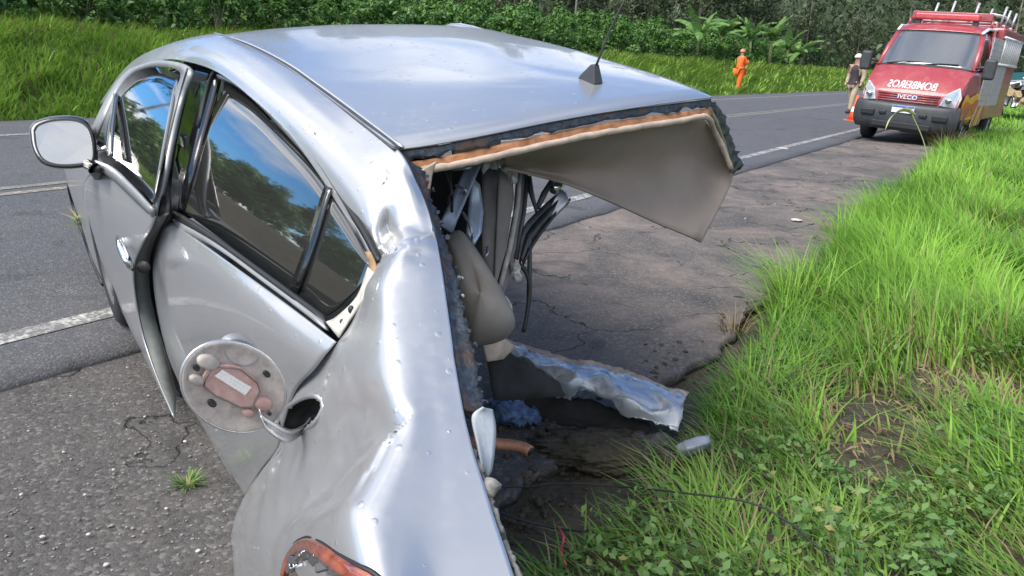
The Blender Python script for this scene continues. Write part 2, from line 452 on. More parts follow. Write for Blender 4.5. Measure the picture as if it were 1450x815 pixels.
# antenna
ab = onroof(835, 117)
bm = bmesh.new()
prf = [(-0.045, 0.0), (0.05, 0.0), (0.035, 0.02), (-0.01, 0.05), (-0.03, 0.052)]
vl = [bm.verts.new((x * 0.85, -0.017 + 0.008 * (z > 0.01), z)) for x, z in prf]; vr = [bm.verts.new((x * 0.85, 0.017 - 0.008 * (z > 0.01), z)) for x, z in prf]
bm.faces.new(vl); bm.faces.new(vr[::-1])
for i in range(len(prf)):
    bm.faces.new((vl[i], vr[i], vr[(i + 1) % 5], vl[(i + 1) % 5]))
bmesh.ops.recalc_face_normals(bm, faces=bm.faces)
ant = bmo('antenna', bm, M_PLAST, CAR, loc=ab); bevel(ant, 0.004)
tip = P(888, -8, y=ab.y + 0.01) - ab
tube('antenna_whip', [(-0.022, 0, 0.045), Vector((-0.022, 0, .045)).lerp(tip, .5) + Vector((0.004, 0, 0.004)), tip], [0.0035, 0.0028, 0.0016], M_PLAST, ant, 6)
# --- flange under the rear edge: dark sealant band, orange foam, beige liner lip
def under(offs, drop, back):
    return [Vector(p) + Vector((back, 0, -drop)) for p in rr]
def band(name, a_, b_, mat, th=0.004, wob=0.0, parent=CAR):
    A_ = np.array([tuple(p) for p in a_]); B_ = np.array([tuple(p) for p in b_])
    G_ = np.array([A_ + (B_ - A_) * k / 3 for k in range(4)])
    if wob:
        for k in range(1, 4):
            for j in range(G_.shape[1]):
                G_[k, j] += np.array([0.5, 0.2, 1]) * wob * k / 3 * fbm(j * 0.45, k * 1.7, 8.0, 3)
    return grid_obj(name, G_, mat, parent, th, 0)
up_ = [Vector(p) + Vector((0.004, 0, -0.002)) for p in rr]
fl1 = [Vector(p) + Vector((-0.004, 0, -0.022)) for p in rr]
fl2 = [Vector(p) + Vector((0.02, 0, -0.034)) for p in rr]
fl3 = [Vector(p) + Vector((0.012, 0, -0.052)) for p in rr]
fl4 = [Vector(p) + Vector((0.03, 0, -0.070)) for p in rr]
band('roof_flange', up_, fl1, M_SEALANT, 0.003, 0.014)
fo1 = [Vector(p) + Vector((-.002, 0, -.026)) for p in rr]; fo2 = [Vector(p) + Vector((-.010, 0, -.046)) for p in rr]
band('foam_strip', fo1, fo2, M_FOAM, 0.003, 0.012)

# --- body side: roof rail, C pillar and rear quarter, one pressed sheet
Q = [
 [(152, 152, .700), (149, 149, .690), (146, 147, .675), (143, 146, .660), (142, 146, .645), (141, 147, .63)],
 [(186, 106, .680), (184, 102, .668), (182, 99, .650), (180, 97, .635), (179, 96, .620), (178, 97, .60)],
 [(228, 86, .660), (225, 80, .648), (223, 75, .632), (221, 71, .612), (220, 70, .594), (222, 71, .575)],
 [(264, 87, .656), (270, 76, .646), (277, 66, .630), (285, 56, .605), (292, 51, .582), (300, 49, .558)],
 [(310, 103, .656), (318, 93, .646), (325, 83, .630), (333, 73, .605), (339, 66, .582), (345, 63, .556)],
 [(360, 141, .660), (369, 130, .648), (377, 119, .632), (386, 108, .606), (393, 99, .582), (400, 91, .555)],
 [(405, 183, .664), (415, 170, .652), (424, 157, .634), (434, 145, .610), (442, 135, .584), (450, 126, .556)],
 [(445, 236, .670), (459, 221, .658), (472, 207, .640), (486, 194, .616), (498, 182, .590), (510, 171, .565)],
 [(480, 290, .682), (498, 272, .670), (516, 255, .650), (534, 240, .624), (550, 226, .603), (564, 213, .583)],
 [(503, 328, .690), (522, 309, .678), (541, 289, .652), (560, 272, .622), (577, 262, .602), (590, 262, .578)],
 [(520, 354, .698), (533, 338, .682), (549, 318, .655), (566, 312, .630), (590, 305, .600), (606, 299, .573)],
 [(531, 367, .702), (543, 352, .688), (556, 338, .668), (570, 328, .645), (597, 330, .606), (615, 331, .568)],
 [(534, 377, .716), (545, 367, .712), (556, 358, .698), (574, 348, .668), (600, 344, .622), (619, 349, .570)],
 [(518, 406, .742), (529, 404, .738), (542, 402, .724), (557, 400, .700), (594, 398, .632), (628, 399, .572)],
 [(502, 454, .776), (518, 456, .770), (537, 458, .752), (556, 459, .722), (600, 458, .652), (636, 458, .586)],
 [(478, 488, .806), (500, 494, .800), (528, 498, .778), (557, 501, .738), (605, 504, .668), (642, 505, .600)],
 [(446, 524, .826), (478, 535, .818), (518, 543, .792), (557, 550, .750), (610, 550, .682), (650, 552, .614)],
 [(405, 562, .846), (448, 578, .836), (504, 592, .802), (558, 600, .764), (618, 598, .694), (659, 600, .628)],
 [(398, 628, .862), (432, 638, .858), (490, 646, .822), (548, 633, .790), (622, 650, .706), (671, 645, .642)],
 [(370, 669, .885), (402, 690, .892), (462, 708, .872), (520, 686, .832), (622, 700, .724), (687, 694, .660)],
 [(342, 712, .905), (372, 735, .924), (430, 742, .922), (498, 727, .872), (622, 745, .744), (702, 742, .684)],
 [(326, 768, .922), (352, 782, .952), (408, 786, .968), (496, 772, .906), (628, 790, .766), (718, 790, .706)],
 [(313, 828, .930), (340, 840, .968), (398, 850, .992), (506, 828, .932), (634, 850, .782), (736, 846, .726)],
 [(302, 890, .930), (330, 905, .968), (390, 915, .995), (520, 890, .940), (645, 910, .794), (752, 905, .738)],
]
QP = np.array([[(a_, b_, 0.0) for a_, b_, c_ in row] for row in Q])
def zdeck(x): return 1.318 + 0.50 * (x + .29)
def dep_y(px, py, y): v = CMI3 @ ray(px, py); return (y - CO.y) / v.y
def dep_deck(px, py): v = CMI3 @ ray(px, py); return (1.318 + .50 * .29 + .50 * CO.x - CO.z) / (v.z - .50 * v.x)
QD = np.zeros(QP.shape[:2])
for i, row in enumerate(Q):
    for j, (a_, b_, c_) in enumerate(row): QD[i, j] = dep_y(a_, b_, c_)
    if i >= 9:
        k = sstep(8, 12, i)
        for j in (3, 4, 5): QD[i, j] = QD[i, j] * (1 - k) + (dep_deck(*row[j][:2]) + (.010 if j == 3 else 0)) * k
        if i > 12:
            QD[i, 1] = QD[i, 0] * .62 + QD[i, 3] * .38 - .012; QD[i, 2] = QD[i, 0] * .26 + QD[i, 3] * .74 - .016
# the sharp dent in the pillar
for i, j, dd_ in ((10, 2, .02), (10, 3, .010), (11, 1, .018), (11, 2, .036), (11, 3, .030), (11, 4, .012), (12, 2, -.012), (12, 3, -.022), (12, 4, -.012), (18, 2, .035), (19, 2, .02), (17, 2, .02), (18, 1, .012)): QD[i, j] += dd_
NU, NVV = 10, 14
QX = patch(QP, NU, NVV); DG_ = patch(np.stack([QD, QD * 0, QD * 0], 2), NU, NVV)[:, :, 0]
for it in range(12):
    S_ = DG_.copy(); S_[1:-1, 1:-1] = (DG_[:-2, 1:-1] + DG_[2:, 1:-1] + DG_[1:-1, :-2] + DG_[1:-1, 2:] + 4 * DG_[1:-1, 1:-1]) / 8
    S_[1:-1, -1] = (DG_[:-2, -1] + DG_[2:, -1] + 2 * DG_[1:-1, -1]) / 4
    mk_ = np.clip((np.arange(DG_.shape[0]) / NU - 12.3) / 1.0, 0, 1)[:, None]; mk_ = np.maximum(mk_, (np.arange(DG_.shape[0]) / NU < 9.0)[:, None] * 1.0)
    DG_ = DG_ * (1 - mk_) + S_ * mk_
# sharp folds pressed into the sheet: (line start, line end, depth, reach, side)
def fold(ax_, ay_, bx_, by_, dp_, reach, side=1):
    l_ = math.hypot(bx_ - ax_, by_ - ay_); ux, uy = (bx_ - ax_) / l_, (by_ - ay_) / l_
    for i in range(QX.shape[0]):
        for j in range(QX.shape[1]):
            rx_, ry_ = QX[i, j, 0] - ax_, QX[i, j, 1] - ay_; t = (rx_ * ux + ry_ * uy) / l_; s_ = (rx_ * -uy + ry_ * ux) * side
            if s_ > 0 and -.3 < t < 1.3: DG_[i, j] += dp_ * math.exp(-s_ / reach) * sstep(-.3, .1, t) * sstep(1.3, .9, t)
fold(552, 618, 420, 738, .045, 38, 1)
fold(560, 612, 505, 700, .010, 14, -1)
fold(455, 640, 410, 760, .010, 18, 1)
fold(528, 370, 614, 330, .022, 16, -1)
fold(549, 252, 521, 345, .007, 16, 1)
fold(470, 520, 452, 575, .012, 14, -1)
fold(402, 640, 352, 730, .020, 20, -1)
def ding(cx_, cy_, a1, b1, an_, dp_):
    an_ = rad(an_)
    for i in range(QX.shape[0]):
        for j in range(QX.shape[1]):
            dx_, dy_ = QX[i, j, 0] - cx_, QX[i, j, 1] - cy_; u_ = (dx_ * math.cos(an_) + dy_ * math.sin(an_)) / a1; w_ = (-dx_ * math.sin(an_) + dy_ * math.cos(an_)) / b1
            DG_[i, j] += dp_ * math.exp(-(u_ * u_ + w_ * w_))
for q_ in ((506, 548, 26, 8, 70, .006), (488, 530, 18, 7, 65, -.004), (590, 362, 26, 9, 8, .006), (470, 700, 40, 12, -38, .004), (515, 640, 22, 9, -60, .004)): ding(*q_)
QG = np.array([[tuple(P(QX[i, j, 0], QX[i, j, 1], d=DG_[i, j])) for j in range(QX.shape[1])] for i in range(QX.shape[0])])
def qdep(px, py):
    """depth of the quarter panel at the nearest of its points"""
    e_ = (QX[:, :, 0] - px) ** 2 + (QX[:, :, 1] - py) ** 2; return float(DG_.ravel()[np.argmin(e_)])
hc = (424, 590)
def inhole(i, j):
    c_ = (QX[i, j] + QX[i + 1, j + 1]) / 2; dx, dy = c_[0] - hc[0], c_[1] - hc[1]
    an = rad(-38); u_ = dx * math.cos(an) + dy * math.sin(an); v_ = -dx * math.sin(an) + dy * math.cos(an)
    return (u_ / 38) ** 2 + (v_ / 19) ** 2 < 1
QF = QG.copy()
for i in range(QF.shape[0]):
    for j in range(QF.shape[1]):
        r_ = i / NU
        k = sstep(9, 12, r_) * 0.0008; k2 = sstep(15, 18, r_) * sstep(NVV * 3.2, NVV * 2.2, j) * .006
        if k2: q_ = Vector((QF[i, j, 0] * 7, QF[i, j, 1] * 7, QF[i, j, 2] * 7)); QF[i, j] += np.array([0, 1, .3]) * k2 * (.25 - abs(mnoise.noise(q_)) - .4 * abs(mnoise.noise(q_ * 2.3)))
        if k: QF[i, j] += np.array([0.3, 1, 0.5]) * k * fbm(QF[i, j, 0] * 9, QF[i, j, 2] * 9, 2.0, 3)
quarter = grid_obj('quarter_panel', QF, M_SILVER, CAR, 0.003, -1, skip=inhole, flip=False)
# cracked paint along the folds
for pts_ in ([(548, 634), (540, 648), (530, 664), (521, 688)], [(550, 251), (541, 262), (533, 276)], [(566, 327), (584, 326), (602, 331)], [(404, 628), (384, 656), (366, 682)], [(440, 168), (444, 180), (447, 190)]):
    tube('paint_crack', [P(a_ + rnd.uniform(-1, 1), b_, d=qdep(a_, b_) - .001) for a_, b_ in pts_], .0014, plain('crack_dark', (.05, .045, .04), .8), quarter, 5)
# torn window flange down the cut edge
EP = [(566, 214, .582), (590, 262, .578), (606, 299, .573), (617, 336, .568), (628, 399, .572), (636, 458, .586), (642, 505, .600), (650, 552, .614), (655, 578, .622)]
FP = [(598, 240, .555), (611, 281, .545), (624, 321, .538), (634, 352, .535), (648, 404, .538), (658, 446, .550), (670, 502, .566), (680, 556, .580), (686, 578, .588)]
EA = spline([P(a_, b_, d=qdep(a_, b_) + .002) for a_, b_, c_ in EP], 8); FA = spline([P(a_, b_, d=qdep(*e_[:2]) + .035) for (a_, b_, c_), e_ in zip(FP, EP)], 8)
for i in range(len(FA)):
    FA[i] += np.array([0.003, -0.006, 0.003]) * (rnd.random() - 0.5) * 2.0
EA = EA + np.array([0.004, -0.002, -0.003])
fl = grid_obj('window_flange', np.array([EA * (1 - k) + FA * k + np.array([0, 0, -0.006]) * math.sin(k * 3.1) for k in (0, .25, .5, .75, 1.0)]), M_SEALANT, CAR, 0.005, 0)
for i in range(40):                 # torn crumbs of glazing bead along the lip
    q = FA[rnd.randrange(len(FA))]; bm = bmesh.new(); bmesh.ops.create_icosphere(bm, subdivisions=1, radius=0.0015 + 0.0035 * rnd.random() ** 2)
    for v_ in bm.verts: v_.co *= 0.4 + 1.2 * rnd.random()
    bmo('bead_crumb', bm, M_BARE if i % 9 == 0 else M_SEALANT, fl, loc=Vector(q) + Vector((rnd.uniform(-.003, .003), rnd.uniform(-.008, .004), rnd.uniform(-.002, .006))))
# pale lower flange piece and torn lip below it
lf = [[(684, 576, .600), (697, 580, .585)], [(668, 590, .628), (702, 610, .590)], [(676, 630, .640), (697, 660, .605)], [(684, 668, .650), (690, 676, .640)]]
grid_obj('lower_flange', patch(np.array([[tuple(P(a_, b_, d=qdep(a_, b_) + (.02 if k_ == 0 else .05))) for k_, (a_, b_, c_) in enumerate(r_)] for r_ in lf]), 6, 6), plain('scuffed_pale_paint', (.34, .36, .38), .6, .1, .25, 30, .2), CAR, 0.003, 0)
lip = [(668, 632, .636), (684, 672, .648), (690, 696, .655), (704, 730, .672), (716, 765, .69), (730, 800, .705), (748, 850, .72)]
lp = spline([P(a_, b_, d=qdep(a_, b_) + .015) for a_, b_, c_ in lip], 8)
tube('torn_lip', [Vector(p) + Vector((rnd.uniform(-.003, .003), 0, rnd.uniform(-.004, .004) - 0.006)) for p in lp], [0.003 + 0.004 * rnd.random() for _ in lp], plain('raw_torn_edge', (.22, .21, .19), .75, .2, .5, 60, .4), CAR, 7)
bm = bmesh.new(); bmesh.ops.create_icosphere(bm, subdivisions=2, radius=0.02)
for v_ in bm.verts: v_.co *= 0.8 + 0.5 * mnoise.noise(v_.co * 60)
bmo('torn_clip', bm, plain('raw_torn_edge', (.22, .21, .19), .75), CAR, smooth=True, loc=P(692, 690, d=qdep(687, 694) + .02))

# --- filler neck, lid and hinge
n_out = Vector((-0.10, 1.0, 0.18)).normalized()
def ell_px(cx, cy, ra, rb, an, n=28):
    an = rad(an); out = []
    for k in range(n):
        t = 2 * math.pi * k / n; u_, v_ = ra * math.cos(t), rb * math.sin(t)
        out.append((cx + u_ * math.cos(an) - v_ * math.sin(an), cy + u_ * math.sin(an) + v_ * math.cos(an)))
    return out
ring = [P(a_, b_, d=qdep(a_, b_) - .002) for a_, b_ in ell_px(hc[0], hc[1], 40, 21, -38)]
rv, rf = tube_mesh(ring + ring[:1], 0.0055, 8, False); mk('filler_rim', rv, rf, M_SILVER, CAR)
cup = []
for k, (sc, dp) in enumerate([(1.0, 0.0), (0.97, 0.025), (0.80, 0.05), (0.0, 0.052)]):
    cen = sum(ring, Vector()) / len(ring)
    cup.append([cen + (p - cen) * sc - n_out * dp for p in ring] )
cv = [p for r_ in cup for p in r_]; n_ = len(ring)
mk('filler_pocket', cv, [(i * n_ + k, i * n_ + (k + 1) % n_, (i + 1) * n_ + (k + 1) % n_, (i + 1) * n_ + k) for i in range(3) for k in range(n_)], M_BLACK, CAR)
# lid: its inner face looks back at us
lid_c = P(334, 549, d=1.30)
lx = (P(404, 556, d=1.36) - lid_c); ly = (P(330, 484, d=1.27) - lid_c)
ln = lx.cross(ly).normalized(); ln = ln if ln.dot(CO - lid_c) > 0 else -ln
M_LIDIN = plain('dirty_lid_inside', (0.36, 0.315, 0.285), 0.6, 0.0, 0.3, 40, 0.2)
s = N('faded_pink_plastic'); s.set(Base_Color=s.ramp(s.noise(60, 5), [(0.3, (0.33, 0.19, 0.17)), (0.7, (0.45, 0.29, 0.26))]), Roughness=0.6); M_PINK = s.m
s = N('warning_sticker')
br = s.n('ShaderNodeTexBrick', i_Scale=1.0); br.offset = 0.35
br.inputs['Color1'].default_value = (0.36, 0.34, 0.32, 1); br.inputs['Color2'].default_value = (0.62, 0.6, 0.56, 1); br.inputs['Mortar'].default_value = (0.66, 0.64, 0.6, 1)
br.inputs['Mortar Size'].default_value = 0.0014; br.inputs['Brick Width'].default_value = 0.004; br.inputs['Row Height'].default_value = 0.0052
s.l(s.pos(), br.inputs['Vector']); s.set(Base_Color=br.outputs['Color'], Roughness=0.6); M_STICK = s.m
def lidp(u_, v_, h=0.0): return lid_c + lx * u_ + ly * v_ + ln * h
def disc(fn, rings, n=40):
    vs, fs = [fn(0, 0, rings[0][1])], []
    for r_, h in rings[1:]:
        for k in range(n):
            t = 2 * math.pi * k / n; vs.append(fn(r_ * math.cos(t), r_ * math.sin(t), h))
    for k in range(n): fs.append((0, 1 + k, 1 + (k + 1) % n))
    for i in range(len(rings) - 2):
        b = 1 + i * n
        for k in range(n): fs.append((b + k, b + n + k, b + n + (k + 1) % n, b + (k + 1) % n))
    return vs, fs
vs, fs = disc(lidp, [(0, -.001), (.70, -.001), (.9, .0005), (.96, .003), (1.0, .002), (1.0, -.004), (.9, -.010), (.01, -.012)])
lid = mk('fuel_lid', vs, fs, M_LIDIN, CAR)
for rr_, rt_, mt_, nm_ in ((1.0, .0034, M_SILVER, 'lid_rim'),):
    rp = [lidp(rr_ * math.cos(t), rr_ * math.sin(t), -.001) for t in np.linspace(0, 2 * math.pi, 49)]; rv, rf = tube_mesh(rp, rt_, 8, False); mk(nm_, rv, rf, mt_, lid)
_lp0 = lidp
def lidp(u_, v_, h=0.0): return _lp0(u_, v_, h + .005)
def poly_prism(name, pts, fn, h0, h1, mat, parent, bev=0.0012):
    n = len(pts); vs = [fn(u_, v_, h0) for u_, v_ in pts] + [fn(u_, v_, h1) for u_, v_ in pts]
    fs = [tuple(range(n, 2 * n)), tuple(range(n))[::-1]] + [(k, (k + 1) % n, n + (k + 1) % n, n + k) for k in range(n)]
    o = mk(name, vs, fs, mat, parent, smooth=False)
    if bev: bevel(o, bev, 2)
    return o
plate = [(-.62, .22), (-.48, .48), (-.1, .52), (.1, .5), (.44, .22), (.48, .02), (.38, -.2), (.30, -.38), (.05, -.42), (-.2, -.3), (-.45, -.2), (-.68, .02)]
poly_prism('lid_plate', plate, lidp, -.006, .003, M_PINK, lid)
# rim bead of the plate
pb = [lidp(u_ * .92, v_ * .92, .0035) for u_, v_ in plate]; rv, rf = tube_mesh(pb + pb[:1], .0016, 6, False); mk('plate_bead', rv, rf, M_TRIM, lid)
stv = [(-.42, .26), (-.26, .42), (.28, .10), (.14, -.10)]
so_c = sum((lidp(u_, v_, .005) for u_, v_ in stv), Vector()) / 4
ax = (lidp(*stv[2], .005) - lidp(*stv[1], .005)).normalized(); az = ln; ay = az.cross(ax)
mt = Matrix((ax, ay, az)).transposed().to_4x4(); mt.translation = so_c
st = mk('lid_sticker', [mt.inverted() @ lidp(u_, v_, .0045) for u_, v_ in stv], [(0, 1, 2, 3)], M_STICK, lid, smooth=False); st.matrix_local = mt; solid(st, 0.0006)
for (u_, v_, r_) in [(.62, .40, .07), (-.48, -.38, .08), (-.72, .36, .06)]:
    v2, f2 = disc(lambda a_, b_, h: lidp(u_ + a_ * r_, v_ + b_ * r_, h), [(0, -.001), (.6, -.001), (1, .0), (1, -.006)], 14); mk('lid_hole', v2, f2, M_BLACK, lid)
for (u_, v_, r_, hh) in [(-.5, .52, .2, .006), (-.74, .12, .13, .006), (.5, -.28, .2, .005), (.2, -.52, .12, .004)]:
    v2, f2 = disc(lambda a_, b_, h: lidp(u_ + a_ * r_, v_ + b_ * r_ * .8, h), [(0, hh), (.7, hh), (1, hh * .5), (1.1, -.006)], 18); mk('lid_boss', v2, f2, M_LIDIN if u_ < 0 else M_PINK, lid)
vs, fs = disc(lambda a_, b_, h: lid_c + lx * (.16 + a_ * .36) + ly * (.80 + b_ * .32) + ln * h, [(0, -.004), (.7, -.003), (.9, .001), (1, -.002), (1, -.02)], 24); mk('lid_catch', vs, fs, M_FRAME, lid)
# silver hinge arm, a curved strap from lid to pocket
A1 = [P(372, 588, d=1.325), P(392, 600, d=1.335), P(412, 608, d=1.36), P(432, 600, d=1.42), P(440, 590, d=1.47)]
A2 = [P(378, 608, d=1.325), P(393, 620, d=1.335), P(408, 626, d=1.36), P(424, 616, d=1.42), P(434, 604, d=1.47)]
A1 = [P(366, 577, d=1.32)] + A1; A2 = [P(370, 592, d=1.32)] + A2
hg = np.array([spline(np.array(A1) * (1 - k) + np.array(A2) * k, 5) + np.array(tuple(ln)) * 0.004 * math.sin(k * 9.4) for k in np.linspace(0, 1, 9)])
hinge = grid_obj('lid_hinge', hg, M_SILVER, CAR, 0.003, 0)
v2, f2 = disc(lambda a_, b_, h: P(381, 585, d=1.318) + lx * a_ * .05 + ly * b_ * .05 + ln * h, [(0, .002), (.9, .002), (1, -.002)], 12); mk('hinge_pin', v2, f2, M_BLACK, hinge)

# --- tail lamp
TLo = [(400, 830, .992), (404, 800, .985), (412, 778, .975), (424, 765, .964), (440, 761, .952), (460, 770, .945), (482, 786, .940), (505, 800, .935), (530, 812, .930), (560, 840, .92)]
tp = [P(a_, b_, d=qdep(a_, b_) - .004) for a_, b_, c_ in TLo]
cen = P(455, 850, d=qdep(455, 850) - .006)
s = N('tail_lamp_lens'); r1 = s.noise(30, 4)
s.set(Base_Color=s.ramp(r1, [(0.35, (0.13, 0.02, 0.015)), (0.65, (0.30, 0.08, 0.045))]), Roughness=0.08, Coat_Weight=1.0); M_LENS = s.m
tls = spline(tp, 5)
c_n = np.array(tuple(cen))
lay = []
for k, h in ((0.0, -.004), (0.05, .008), (0.12, .012), (0.2, .012)):
    lay.append(tls * (1 - k) + c_n * k + np.array((-.25, .9, .35)) * h)
lamp = grid_obj('tail_lamp', np.array(lay), M_LENS, CAR, .003, -1)
tube('lamp_seal', [Vector(p) for p in tls], .0035, M_BLACK, lamp, 6)
lay2 = [tls * (1 - k) + c_n * k + np.array((-.25, .9, .35)) * h for k, h in ((.19, .012), (.3, .004), (.45, .0), (.7, .004))]
grid_obj('lamp_reflector', np.array(lay2), M_CHROME, lamp, .002, -1)
for i in range(6):
    p_ = tls[8 + i * 4] * .74 + c_n * .26 + np.array((-.25, .9, .35)) * .012
    bm = bmesh.new(); add_box(bm, (-.011, -.004, -.006), (.011, .004, .006)); b_ = bmo('lamp_cell', bm, M_DGREY if i % 2 else M_CHROME, lamp, loc=p_); b_.rotation_euler = (rnd.random(), rnd.random(), rnd.random()); bevel(b_, .002)

# --- rear door
D = [
 [(240, 312, .832), (268, 331, .833), (300, 353, .833), (380, 411, .826), (430, 448, .818), (477, 484, .808)],
 [(233, 326, .848), (262, 350, .850), (295, 376, .851), (372, 430, .846), (418, 468, .838), (462, 502, .826)],
 [(224, 352, .858), (255, 378, .861), (288, 406, .862), (362, 458, .858), (408, 493, .850), (445, 524, .838)],
 [(218, 385, .861), (248, 416, .865), (282, 446, .867), (348, 500, .864), (390, 528, .858), (420, 552, .848)],
 [(224, 440, .862), (250, 474, .865), (278, 505, .868), (335, 560, .866), (370, 585, .862), (403, 600, .855)],
 [(238, 500, .858), (260, 530, .861), (284, 560, .863), (328, 612, .861), (360, 632, .858), (396, 634, .853)],
 [(254, 540, .853), (270, 565, .855), (290, 598, .856), (320, 645, .856), (340, 668, .853), (372, 664, .850)],
 [(260, 556, .846), (274, 580, .848), (294, 612, .849), (318, 652, .849), (332, 676, .847), (348, 704, .845)],
]
DG = patch(np.array([[tuple(P(a_, b_, y=c_)) for a_, b_, c_ in r_] for r_ in D]), 7, 8)
rdoor = grid_obj('rear_door', DG, M_SILVER, CAR, 0.004, -1)
def ribbon(name, a_, b_, mat, parent, th=0.004, n=6, prof_=None):
    A_ = spline([P(x, y, y=c) for x, y, c in a_], n); B_ = spline([P(x, y, y=c) for x, y, c in b_], n)
    return grid_obj(name, np.array([A_ * (1 - k) + B_ * k for k in (0, .5, 1)]), mat, parent, th, -1)
def smooth_glass(pts, top, bot, off, n=5, bulge=.010):
    A_ = np.array([tuple(P(x, y, y=c - off)) for x, y, c in pts]); q_ = -.55; M_ = np.stack([np.ones(len(A_)), A_[:, 0], A_[:, 2]], 1)
    cf = list(np.linalg.lstsq(M_, A_[:, 1] - q_ * A_[:, 2] ** 2, rcond=None)[0]) + [q_]
    def hit(px, py):
        v = CMI3 @ ray(px, py); lo, hi = .6, 5.0; f = lambda t: (CO + v * t).y - (cf[0] + cf[1] * (CO + v * t).x + cf[2] * (CO + v * t).z + cf[3] * (CO + v * t).z ** 2)
        t0 = lo
        while t0 < hi and f(t0) > 0: t0 += .02
        a_, b_ = t0 - .02, t0
        for _ in range(20):
            m_ = (a_ + b_) / 2
            if f(m_) > 0: a_ = m_
            else: b_ = m_
        return tuple(CO + v * b_)
    global hitg
    hitg = hit
    T2 = spline(np.array([(x, y, 0) for x, y, c in top]), n); B2 = spline(np.array([(x, y, 0) for x, y, c in bot]), n)
    return np.array([[hit(*(a_ * (1 - k) + b_ * k)[:2]) for a_, b_ in zip(T2, B2)] for k in np.linspace(0, 1, 9)])
# window glass and frame of the rear door
GT = [(262, 300, .806), (274, 250, .770), (290, 190, .712), (312, 113, .640), (330, 124, .642), (360, 148, .646), (400, 190, .652), (440, 236, .660), (475, 288, .674), (505, 336, .694), (524, 374, .716)]
GB = [(262, 300, .806), (275, 310, .806), (290, 321, .806), (310, 336, .806), (330, 350, .805), (355, 369, .803), (385, 391, .800), (415, 412, .797), (440, 431, .794), (462, 447, .79), (512, 402, .738)]
GG = smooth_glass(GT + GB, GT, GB, .008)
glass = grid_obj('rear_door_glass', GG, M_DGLASS, rdoor, 0.004, -1, flip=True)
dv0 = [P(x, y, d=(CM @ Vector(hitg(x, y)) - CAM).dot(FW) - .010) for x, y in ((462, 262), (452, 292), (440, 330), (426, 370), (411, 408))]
dv1 = [P(x, y, d=(CM @ Vector(hitg(x, y)) - CAM).dot(FW) - .010) for x, y in ((471, 267), (461, 298), (449, 338), (436, 378), (422, 416))]
grid_obj('glass_divider', np.array([spline([tuple(p) for p in dv0], 4), spline([tuple(p) for p in dv1], 4)]), M_GLOSSBLK, rdoor, .008, 0)
# frame arch: satin band, black gap outside
arc_in = [(258, 304, .812), (270, 252, .776), (287, 190, .716), (309, 111, .640), (332, 121, .641), (362, 145, .645), (402, 187, .651), (442, 233, .659), (477, 285, .673), (507, 333, .693), (527, 372, .716)]
arc_out = [(244, 304, .818), (258, 240, .776), (277, 175, .716), (302, 100, .646), (336, 113, .647), (366, 137, .650), (407, 180, .656), (447, 227, .664), (483, 282, .678), (513, 328, .698), (535, 370, .716)]
mid_ = [((x0 * .45 + x1 * .55), (y0 * .45 + y1 * .55), c0 * .45 + c1 * .55) for (x0, y0, c0), (x1, y1, c1) in zip(arc_in, arc_out)]
ribbon('window_frame', arc_in[3:], mid_[3:], M_FRAME, rdoor, .012)
ribbon('window_seal', mid_[2:], [(x, y, c + .004) for x, y, c in arc_out[2:]], M_BLACK, rdoor, .01)
ribbon('pillar_cover', arc_in[:4], [(x - 2, y, c) for x, y, c in arc_out[:4]], M_GLOSSBLK, rdoor, .012)
# belt mouldings
for nm, o0, o1, mt_, lift in (('belt_seal', 0, 9, M_BLACK, .0), ('belt_moulding', 9, 17, M_FRAME, .006)):
    ribbon(nm, [(250 + o0 * -.5, 298 + o0, .815 + lift), (300, 330 + o0, .815 + lift), (380, 388 + o0, .808 + lift), (461, 447 + o0, .798 + lift)],
           [(248 + o1 * -.5, 298 + o1, .822 + lift), (300, 330 + o1, .822 + lift), (380, 388 + o1, .815 + lift), (466, 452 + o1, .803 + lift)], mt_, rdoor, .008)
# exposed end bracket with holes at the window's rear corner
bk = [[(522, 378, .722), (530, 386, .726)], [(506, 420, .752), (514, 424, .756)], [(478, 448, .784), (494, 455, .780)], [(462, 456, .800), (480, 478, .800)]]
br_ = grid_obj('corner_bracket', patch(np.array([[tuple(P(a_, b_, y=c_ + .004)) for a_, b_, c_ in r_] for r_ in bk]), 5, 4), plain('dusty_white_metal', (0.50, 0.46, 0.40), 0.6, 0.2, 0.25, 30), rdoor, .004, 0)
def pdisc(name, cx, cy, yy, r_, mat, parent, ell=0.75):
    c_ = P(cx, cy, y=yy); e1 = P(cx + 10, cy, y=yy) - c_
    e1 = P(cx + 10, cy, d=(CM @ c_ - CAM).dot(FW)) - c_; e2 = P(cx, cy - 10, d=(CM @ c_ - CAM).dot(FW)) - c_
    e1 *= r_ / 10; e2 *= r_ / 10; nn = e1.cross(e2).normalized()
    v2, f2 = disc(lambda a_, b_, h: c_ + e1 * a_ * ell + e2 * b_ + nn * h, [(0, .001), (.95, .001), (1, -.002)], 16); return mk(name, v2, f2, mat, parent)
pdisc('bracket_hole', 497, 438, .776, 6.0, M_BLACK, br_); pdisc('bracket_hole', 484, 455, .790, 4.0, M_BLACK, br_)
ribbon('rusty_corner_trim', [(516, 356, .712), (522, 378, .724), (518, 400, .740), (508, 412, .752)], [(524, 356, .712), (531, 376, .724), (526, 398, .738), (513, 414, .752)], plain('rusty_trim', (0.30, 0.19, 0.10), .8, 0, .4, 30), rdoor, .004)

